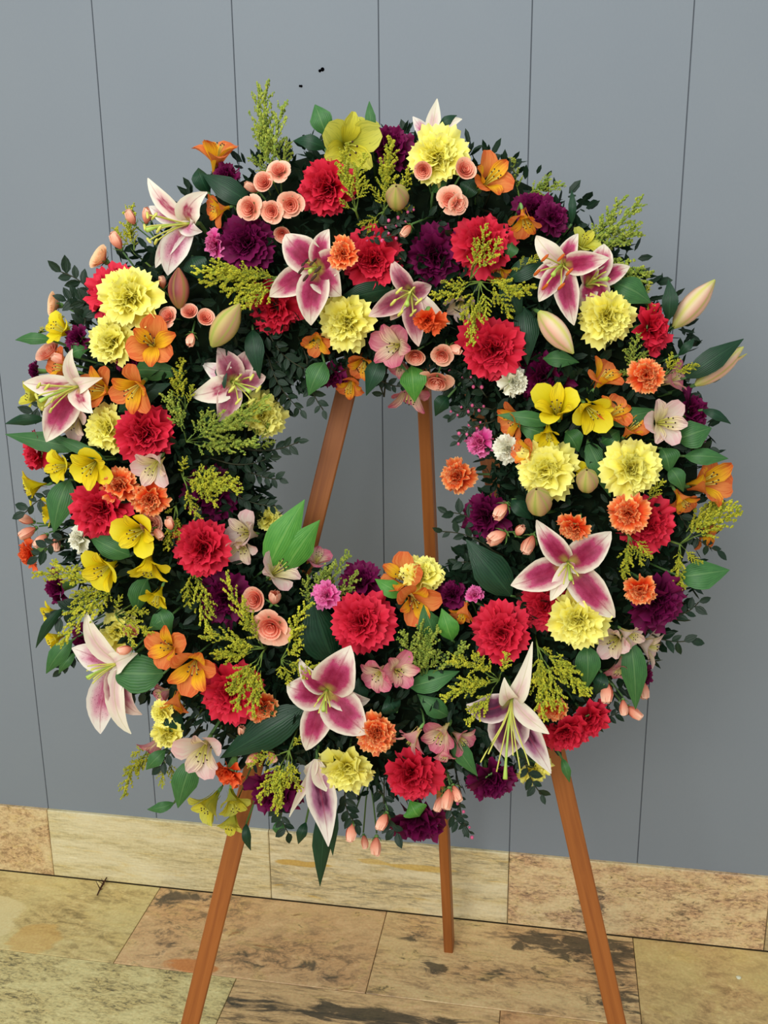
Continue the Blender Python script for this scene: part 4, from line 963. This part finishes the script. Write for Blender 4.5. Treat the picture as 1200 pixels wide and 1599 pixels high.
rose_spray([(549, 1296, 28, 'b', (265, 60), .0), (569, 1312, 20, 'b', (280, 65), -.01), (588, 1318, 28, 'b', (270, 65), -.01), (599, 1280, 28, 'b', (240, 55), .0)], 'nodding peach rosebuds with green sepals at the bottom edge')
rose_spray([(700, 1244, 32, 'b', (260, 55), .01), (712, 1236, 26, 'b', (300, 55), .0), (688, 1252, 26, 'b', (240, 60), -.01)], 'three peach rosebuds between red and purple carnations, bottom')
rose_spray([(236, 818, 32, 'h', (30, 40), .0), (266, 820, 24, 'b', (90, 60), .01), (246, 832, 24, 'b', (320, 50), .01)], 'small peach rosebuds between yellow alstroemeria and red carnation, left')
rose_spray([(76, 549, 38, 'h', (120, 50), -.02), (96, 562, 26, 'b', (150, 50), -.01)], 'pinkish peach rose at the far left beside a dark purple carnation')
rose_spray([(397, 1182, 26, 'b', (230, 50), -.01), (424, 1180, 20, 'b', (320, 60), .0), (378, 1143, 24, 'b', (80, 50), -.01)], 'small peach rosebuds under the long dark leaf, lower left')
rose_spray([(205, 985, 22, 'h', (60, 50), .0), (198, 1014, 24, 'b', (180, 50), .01)], 'small pale peach rosebuds beside orange alstroemeria, lower left')

# ------------------------------------------------------------------ leaves (base, tip, width)
for a in [
 (510, 212, 492, 163, 34, 'leaf'), (508, 232, 458, 220, 22, 'leaf_dark'), (582, 214, 577, 158, 16, 'leaf'), (390, 318, 316, 272, 38, 'leaf_dark'), (325, 300, 310, 262, 30, 'leaf_dark'),
 (685, 205, 714, 180, 16, 'leaf_dark'), (1044, 500, 1044, 436, 24, 'leaf_dark'), (1072, 590, 1162, 529, 34, 'leaf_dark'), (960, 442, 1018, 474, 44, 'leaf'), (893, 350, 893, 296, 12, 'leaf_dark'),
 (612, 452, 518, 478, 34, 'leaf_dark'), (792, 436, 860, 404, 34, 'leaf_dark'), (643, 572, 648, 628, 42, 'leaf_bright'), (507, 566, 482, 618, 38, 'leaf'), (395, 515, 406, 592, 30, 'leaf_dark'),
 (210, 578, 288, 584, 34, 'leaf'), (186, 642, 268, 598, 34, 'leaf_dark'), (125, 700, 8, 678, 30, 'leaf'), (166, 718, 74, 676, 18, 'leaf'), (108, 750, 84, 832, 44, 'leaf'),
 (70, 655, 8, 662, 18, 'leaf_dark'), (80, 531, 24, 531, 18, 'leaf'), (112, 555, 140, 545, 24, 'leaf'), (204, 868, 138, 836, 34, 'leaf'), (230, 905, 214, 958, 36, 'leaf'),
 (255, 1052, 163, 1048, 58, 'leaf'), (98, 950, 56, 1012, 16, 'leaf_dark'), (112, 1000, 72, 1052, 28, 'leaf'), (118, 1020, 92, 1052, 16, 'leaf'), (474, 1106, 344, 1184, 56, 'leaf_dark'),
 (520, 1030, 488, 930, 70, 'leaf_dark'), (420, 885, 476, 780, 50, 'leaf_bright'), (446, 890, 500, 812, 46, 'leaf_bright'), (680, 995, 662, 944, 38, 'leaf'), (706, 1000, 690, 950, 34, 'leaf_bright'),
 (630, 928, 586, 904, 28, 'leaf_bright'), (798, 930, 728, 842, 54, 'leaf_dark'), (640, 1072, 718, 1048, 34, 'leaf'), (700, 1118, 652, 1084, 30, 'leaf'), (706, 1152, 746, 1212, 28, 'leaf'),
 (917, 1008, 917, 1076, 38, 'leaf'), (986, 1002, 993, 1108, 38, 'leaf'), (1062, 900, 1140, 890, 46, 'leaf'), (884, 675, 904, 706, 34, 'leaf'), (918, 690, 954, 776, 34, 'leaf'),
 (862, 660, 776, 648, 24, 'leaf'), (852, 680, 808, 664, 34, 'leaf'), (1058, 686, 1112, 668, 44, 'leaf'), (1034, 700, 1046, 738, 40, 'leaf'), (1046, 730, 1068, 768, 26, 'leaf'), (1070, 712, 1138, 716, 26, 'leaf'),
 (512, 1250, 500, 1384, 32, 'leaf_dark'), (520, 1250, 520, 1336, 20, 'leaf_dark'), (302, 1188, 278, 1262, 40, 'leaf'), (272, 1254, 230, 1264, 16, 'leaf'), (258, 1172, 228, 1202, 22, 'leaf'),
 (385, 1286, 392, 1328, 14, 'leaf_dark'), (437, 1280, 438, 1306, 18, 'leaf'), (478, 1284, 466, 1318, 16, 'leaf_dark'), (818, 480, 824, 570, 40, 'leaf_dark'), (1098, 640, 1142, 662, 16, 'leaf_dark'),
 (850, 560, 905, 566, 26, 'leaf'), (950, 660, 1030, 640, 30, 'leaf'), (940, 690, 968, 672, 40, 'leaf'), (250, 950, 268, 992, 34, 'leaf'), (268, 960, 232, 984, 28, 'leaf'),
 (262, 1100, 290, 1140, 34, 'leaf_dark'), (410, 1090, 438, 1116, 26, 'leaf'), (566, 1100, 560, 1058, 30, 'leaf_dark'), (620, 1112, 606, 1086, 34, 'leaf_dark'),
 (785, 440, 815, 500, 34, 'leaf_dark'), (800, 380, 788, 410, 28, 'leaf'), (350, 560, 342, 640, 20, 'leaf_dark'), (595, 560, 572, 618, 32, 'leaf_dark'), (590, 540, 638, 582, 12, 'leaf'),
 (1060, 555, 1085, 528, 14, 'leaf_dark'), (700, 620, 680, 650, 26, 'leaf_dark'), (300, 400, 316, 440, 40, 'leaf_dark'), (725, 310, 742, 280, 30, 'leaf_dark'), (676, 300, 700, 284, 24, 'leaf'),
 (878, 1184, 890, 1222, 14, 'leaf'), (655, 1275, 640, 1250, 40, 'leaf_bright'), (800, 780, 832, 812, 26, 'leaf_dark'), (940, 1050, 930, 1085, 24, 'leaf_dark'), (805, 1180, 820, 1155, 26, 'leaf_dark')]:
    leaf(*a)

# ------------------------------------------------------------------ goldenrod
for a in [
 (428, 286, [(401, 130, -.02), (444, 158, -.02), (402, 200, -.01), (450, 215, 0), (388, 245, 0)], 'tall goldenrod sprays rising against the wall at the upper left top', -.01, 'rod_green'),
 (556, 330, [(540, 225), (572, 240), (530, 262), (530, 310)], 'goldenrod spray lying over the red carnation at the top', .03, 'rod'),
 (600, 330, [(612, 214), (640, 262), (580, 290), (646, 326), (560, 352), (570, 380), (600, 290)], 'goldenrod spray between the red and dark purple carnations at the top centre', .0, 'rod'),
 (812, 312, [(882, 286), (800, 246), (862, 272)], 'thin wispy goldenrod against the wall above an upper right purple carnation', -.03, 'rod_green'),
 (905, 400, [(1006, 308, -.03), (1004, 362, -.03), (1018, 430, -.02), (960, 340, -.02), (1010, 470, -.02)], 'feathery goldenrod fanning out at the upper right edge', -.01, 'rod_green'),
 (440, 436, [(300, 424), (330, 408), (345, 452), (362, 478), (398, 418)], 'goldenrod spray left of the big white lily, upper left', .02, 'rod'),
 (750, 440, [(672, 462), (690, 440), (738, 540), (760, 500), (800, 496), (720, 500), (838, 450)], 'drooping goldenrod above the biggest red carnation', .02, 'rod'),
 (735, 436, [(760, 350), (742, 372), (782, 372)], 'wisp of goldenrod over the red carnation at one o\'clock', .035, 'rod'),
 (292, 690, [(420, 632, .02), (404, 690, .02), (380, 660, .03), (330, 640, .02), (268, 612, .01), (350, 700, .03)], 'leafy goldenrod pointing right towards the inner yellow carnation', .01, 'rod_green'),
 (286, 745, [(376, 768, .03), (312, 810, .02), (340, 740, .03), (340, 790, .03), (290, 715, .03), (350, 765, .04)], 'goldenrod spray in front of the dark purple carnation, left inner', .02, 'rod'),
 (290, 640, [(285, 560), (268, 590), (300, 600)], 'goldenrod tip rising beside the dusky left inner lily', .0, 'rod'),
 (178, 905, [(52, 896), (100, 960), (92, 1010), (140, 866), (110, 930), (150, 960)], 'goldenrod spray reaching out at the lower left edge', .0, 'rod'),
 (180, 960, [(240, 990), (210, 1010), (232, 955), (190, 930)], 'goldenrod spray covering the hidden yellow carnation, lower left', .015, 'rod'),
 (275, 790, [(262, 860), (285, 850), (258, 800)], 'short goldenrod sprig hanging between orange and red carnations, left', .0, 'rod'),
 (300, 880, [(312, 920), (296, 950), (330, 990)], 'goldenrod sprig left of the bright purple carnation', .0, 'rod'),
 (412, 1012, [(312, 992), (330, 1022), (352, 895, .02), (376, 970, .03), (360, 1000, .03)], 'goldenrod spray pointing left under the open peach rose', .02, 'rod'),
 (410, 1020, [(368, 1110, .03), (394, 1120, .03), (356, 1080, .03)], 'goldenrod hanging over the red carnation at seven o\'clock', .045, 'rod'),
 (440, 1030, [(486, 940, .02), (478, 1060, .03), (450, 1070, .03), (500, 1040, .03), (470, 1000, .03), (440, 1060, .03)], 'goldenrod spray between the peach rose and the speckled lily', .02, 'rod'),
 (452, 1172, [(386, 1196), (404, 1252), (430, 1270), (470, 1236), (476, 1150), (446, 1230)], 'goldenrod hanging over the dark purple carnation at the bottom left', .025, 'rod'),
 (236, 1160, [(192, 1244, -.01), (216, 1206, -.01), (205, 1180, -.01)], 'drooping goldenrod tip at the lower left edge against the wall', -.03, 'rod'),
 (262, 1180, [(252, 1230), (272, 1226), (246, 1205)], 'short drooping goldenrod left of the blush-white flower, lower left', -.01, 'rod'),
 (840, 1010, [(925, 1082, .03), (880, 1110, .03), (850, 1126, .03), (842, 1070, .03), (905, 1050, .03), (862, 1020, .02)], 'dense yellow-green goldenrod spray above the lower right red carnation', .02, 'rod'),
 (780, 1062, [(700, 1030, .02), (716, 1060, .03), (690, 1092, .02), (728, 1130, .03), (740, 1020, .03), (790, 1018, .02)], 'goldenrod spray pointing left below the lower right red carnation', .02, 'rod'),
 (664, 1062, [(628, 984), (660, 970), (684, 980), (730, 1004), (640, 1020)], 'goldenrod sprig right of the central lower red carnation', .0, 'rod_green'),
 (982, 836, [(1004, 884), (976, 905), (1020, 872), (985, 880)], 'goldenrod hanging below the right-hand red carnation', .02, 'rod'),
 (1062, 850, [(1160, 798, -.02), (1098, 880), (1068, 920), (1124, 800), (1056, 890), (1140, 780, -.02)], 'goldenrod spray at the right edge under orange alstroemeria', .0, 'rod'),
 (990, 590, [(998, 520), (1012, 548), (975, 545), (966, 580)], 'olive goldenrod between two right-hand carnations, red and orange', .0, 'rod_green'),
 (1040, 585, [(1092, 570), (1062, 560), (1050, 550)], 'small yellow-green goldenrod tip right of the orange carnation', .01, 'rod'),
 (812, 420, [(846, 392), (818, 400), (800, 420)], 'tiny goldenrod tip left of the rust-anthered lily', .01, 'rod'),
 (1005, 470, [(1024, 478), (1016, 440), (1030, 500)], 'small goldenrod tip above the red carnation on the right edge', -.01, 'rod'),
 (490, 960, [(520, 880), (546, 862, -.02), (560, 892), (480, 900), (500, 920)], 'thin goldenrod in front of the easel leg in the wreath opening', -.02, 'rod_green'),
 (1014, 780, [(1034, 770), (1020, 760), (1040, 750)], 'goldenrod tip below the right-hand yellow carnation', .01, 'rod'),
 (210, 395, [(205, 320, -.03), (180, 356, -.03), (206, 360, -.02)], 'small goldenrod tips behind the upright peach rosebuds, upper left', -.03, 'rod'),
 (400, 700, [(430, 690), (420, 660), (390, 640)], 'goldenrod tips under the inner yellow carnation', .0, 'rod_green'),
 (60, 520, [(68, 512), (100, 495), (110, 508)], 'small goldenrod tip at the far left beside yellow alstroemeria', -.03, 'rod')]:
    goldenrod(a[0], a[1], a[2], a[3], a[4], a[5])

# ------------------------------------------------------------------ small-leaved sprigs
for a in [
 (420, 560, 470, 640, 13, 20, 'dark small-leaved sprig hanging into the opening at its upper left'), (480, 560, 505, 640, 11, 20, 'dark small-leaved sprig hanging left of the easel leg top'),
 (380, 700, 466, 690, 12, 18, 'dark sprig poking right below the inner yellow carnation'), (370, 720, 436, 748, 14, 18, 'dark sprig with pointed leaves at the left inner edge, upper one'),
 (350, 760, 430, 790, 13, 18, 'dark sprig with pointed leaves at the left inner edge, lower one'), (345, 720, 420, 715, 12, 18, 'dark sprig hidden behind the leafy goldenrod, left inner edge'),
 (590, 590, 648, 600, 9, 16, 'dark sprig between the two inner alstroemerias at the top of the opening'), (450, 560, 400, 600, 12, 20, 'dark sprig above the inner yellow carnation'),
 (420, 520, 475, 575, 13, 20, 'dark sprig under the pink-centred lily'), (150, 470, 96, 425, 9, 26, 'dark glossy sprig left of the pale yellow carnation, upper left'),
 (160, 490, 104, 470, 9, 26, 'dark glossy sprig left of the half-hidden red carnation'), (130, 510, 120, 470, 8, 24, 'dark glossy sprig above the small purple carnation, far left'),
 (1010, 985, 1078, 1000, 8, 22, 'dark sprig poking out at the lower right edge'), (1040, 960, 1092, 940, 7, 20, 'dark sprig behind the right-hand purple carnation'),
 (930, 1110, 966, 1112, 7, 18, 'dark sprig beside the lower right red carnation'), (760, 830, 700, 800, 8, 24, 'green sprig left of the inner right purple carnation'),
 (770, 860, 692, 830, 8, 20, 'thin dark sprig pointing left into the opening'), (790, 900, 716, 878, 12, 20, 'leafy sprig at the right inner edge beside the long dark leaf'),
 (730, 640, 712, 560, 9, 18, 'dark sprig under the biggest red carnation'), (600, 620, 560, 570, 9, 18, 'dark sprig behind the top inner orange alstroemerias'),
 (440, 1230, 450, 1300, 11, 22, 'dark sprig hanging left of the drooping striped lily petal, bottom edge'), (540, 1230, 556, 1286, 10, 22, 'dark sprig behind the nodding rosebuds, bottom edge'),
 (600, 1240, 620, 1300, 11, 22, 'dark sprig left of the bottommost purple carnation'), (700, 1240, 724, 1290, 10, 20, 'dark sprig right of the bottommost purple carnation'),
 (820, 1170, 846, 1240, 10, 22, 'dark sprig around the small yellow carnation by the right easel leg'),
 (300, 1150, 252, 1196, 10, 22, 'dark sprig above the lowest left green leaf'), (230, 1080, 176, 1110, 9, 22, 'dark sprig behind the pink and cream lily, lower left edge'),
 (150, 940, 84, 975, 11, 24, 'dark sprig among the lower left edge goldenrod'), (140, 1010, 96, 1046, 9, 22, 'dark sprig under the lower left edge purple carnation'),
 (110, 840, 60, 870, 9, 22, 'dark sprig between the white carnation and the far left edge'), (100, 770, 40, 800, 9, 22, 'dark sprig behind yellow alstroemeria at the far left edge'),
 (110, 620, 46, 650, 9, 22, 'dark sprig behind lime-yellow alstroemeria at the far left edge'), (1060, 800, 1120, 860, 10, 22, 'dark sprig behind the right edge goldenrod'),
 (1050, 680, 1108, 700, 9, 22, 'dark sprig behind the right edge leaves at three o\'clock'), (1020, 560, 1080, 580, 9, 20, 'dark sprig behind the small orange carnation, right edge'),
 (900, 350, 940, 380, 8, 20, 'dark sprig above the rust-anthered lily'), (770, 290, 800, 262, 8, 20, 'dark sprig behind the topmost orange alstroemeria right of centre')]:
    if a[4]: sprig(*a)
sprig(760, 620, 690, 570, 22, 16, 'green waxflower sprig with tiny pink buds right of the peach roses, upper inner edge', name='waxflower_sprig', bud=True)
sprig(770, 640, 704, 650, 22, 16, 'waxflower sprig with tiny pink buds pointing left into the opening', name='waxflower_sprig', bud=True)
sprig(765, 660, 715, 690, 18, 14, 'waxflower sprig with tiny pink buds touching the magenta-pink carnation', name='waxflower_sprig', bud=True)
sprig(720, 1240, 736, 1302, 14, 12, 'waxflower sprig with tiny pink buds dangling under the purple carnation at the bottom', name='waxflower_sprig', bud=True)
sprig(590, 350, 640, 330, 20, 14, 'waxflower sprig with tiny pale buds below the short lily bud at the top', name='waxflower_sprig', bud=True, lift=.01)
sprig(560, 365, 630, 360, 18, 14, 'waxflower sprig above the central upper red carnation', name='waxflower_sprig', bud=True, lift=.01)

# ------------------------------------------------------------------ small things off the wreath
def wall_speck(px, py, r, label, lobes):
    p = at_y(px, py, 0.009); t = empty('wall_speck', p); mb = MB()
    for dx, dz, s in lobes:
        xs = []; b = len(mb.v)
        n = 10
        for (rr, yy) in ((0.0, -0.0022), (0.6, -0.0018), (1.0, 0.0), (1.0, 0.001)):
            for k in range(n):
                a = 2*PI*k/n; mb.v.append((dx+rr*s*math.cos(a), yy, dz+rr*s*math.sin(a)))
        for i in range(3):
            for k in range(n):
                mb.f.append([b+i*n+k, b+(i+1)*n+k, b+(i+1)*n+(k+1) % n, b+i*n+(k+1) % n]); mb.uv.append([(0, 0)]*4); mb.mi.append(0)
    o = mesh_obj('wall_speck', mb.mesh('wall_speck'), None, [plain('black_speck', (6, 6, 8), 0.9, 0.0)]); o.location = p
    bpy.data.objects.remove(t); tag(o, label, 'speck')
wall_speck(502, 109, 0.004, 'larger black speck on the grey wall, upper one of two above the wreath', [(-.0032, -.0016, .0030), (.0024, .0008, .0040)])
wall_speck(469.5, 134.5, 0.003, 'smaller black speck on the grey wall, lower left of two above the wreath', [(-.0014, .0004, .0022), (.0018, 0, .0025)])
# dry twig lying at the foot of the baseboard
pts = [at_floor(152, 1400), at_floor(157, 1392), at_floor(163, 1384), at_floor(168, 1377.5)]
base = pts[0]; mb = MB(); pts[-1].y = min(pts[-1].y, -0.004)
mb.tube([q-base+Vector((0, 0, .004+.004*i)) for i, q in enumerate(pts)], [.0016, .0024, .0026, .0014], 6)
for i, (dx, dz) in enumerate([(-.008, .028), (-.004, .020), (.010, .006), (-.012, .010)]):
    q = pts[1+i % 2]-base+Vector((0, 0, .006)); mb.tube([q, q+Vector((dx, -.004, dz))], [.0016, .0006], 5)
tw = mesh_obj('dry_twig', mb.mesh('dry_twig'), None, [plain('dry_brown', (70, 42, 26), .8)]); tw.location = base
tag(tw, 'small dark brown dry twig lying on the floor at the foot of the baseboard', 'twig')
p = at_floor(1153, 1527); mb = MB(); g = random.Random(5)
prf = [(0.0001, .0), (.0048, .0002), (.0062, .0015), (.0045, .0030), (.0002, .0035)]
mb.lathe(prf, 10, lobe=lambda a, z: 1+.25*math.cos(a)+.1*math.sin(3*a))
o = mesh_obj('paper_crumb', mb.mesh('paper_crumb'), None, [plain('crumb_white', (236, 236, 206), .8)]); o.location = p
tag(o, 'tiny white crumb lying alone on the marble floor at the lower right', 'crumb')

# ------------------------------------------------------------------ labels that single each flower and leaf out
HN = ['twelve', 'one', 'two', 'three', 'four', 'five', 'six', 'seven', 'eight', 'nine', 'ten', 'eleven']
def clock(px, py):
    a = math.degrees(math.atan2(px-585, 745-py)) % 360
    h = round(a/15.0) % 24
    return (HN[h//2]+" o'clock") if h % 2 == 0 else ('half past '+HN[h//2])
def band(px, py):
    r = math.hypot(px-585, py-745)
    return 'outer edge' if r > 480 else ('inner edge' if r < 240 else ('outer half' if r > 365 else 'inner half'))
def rel(dx, dy):
    if abs(dx) > abs(dy)*1.0: return 'right of' if dx > 0 else 'left of'
    return 'below' if dy > 0 else 'above'
flowers = [e for e in REG if e[2] != 'leaf']
def shortname(n): return n.replace(' flower', '').replace('small ', '')
used = {}
def make(e, k):
    o, noun, cat, px, py, r = e[:6]
    c = [f for f in flowers if f is not e and shortname(f[1]) != shortname(noun)]
    c.sort(key=lambda f: math.hypot(f[3]-px, f[4]-py)-f[5]*.3)
    nb = c[k]; nm = shortname(nb[1])
    art = 'an ' if nm[0] in 'aeiou' else 'a '
    lead = noun
    if cat == 'leaf':
        dx, dy, ln = e[8]
        a = math.degrees(math.atan2(dy, dx)) % 360
        dr = ['right', 'up right', 'up', 'up left', 'left', 'down left', 'down', 'down right'][round(a/45) % 8]
        lead = ('long ' if ln > 78 else ('short ' if ln < 40 else '')) + noun + ' pointing ' + dr
        return f"{lead} at {clock(px,py)}, {rel(px-nb[3],py-nb[4])} {nm}"
    size = ''
    if cat == 'carnation' and r >= 47: size = 'large '
    txt = f"{size}{lead} at {clock(px,py)}, {band(px,py)} of wreath, {rel(px-nb[3],py-nb[4])} {nm}"
    return txt if len(txt.split()) <= 16 else txt.replace(' of wreath', '')
for e in REG:
    lab = None
    for k in range(0, 6):
        lab = make(e, k)
        if lab not in used: break
    used[lab] = 1
    tag(e[0], lab, e[2])
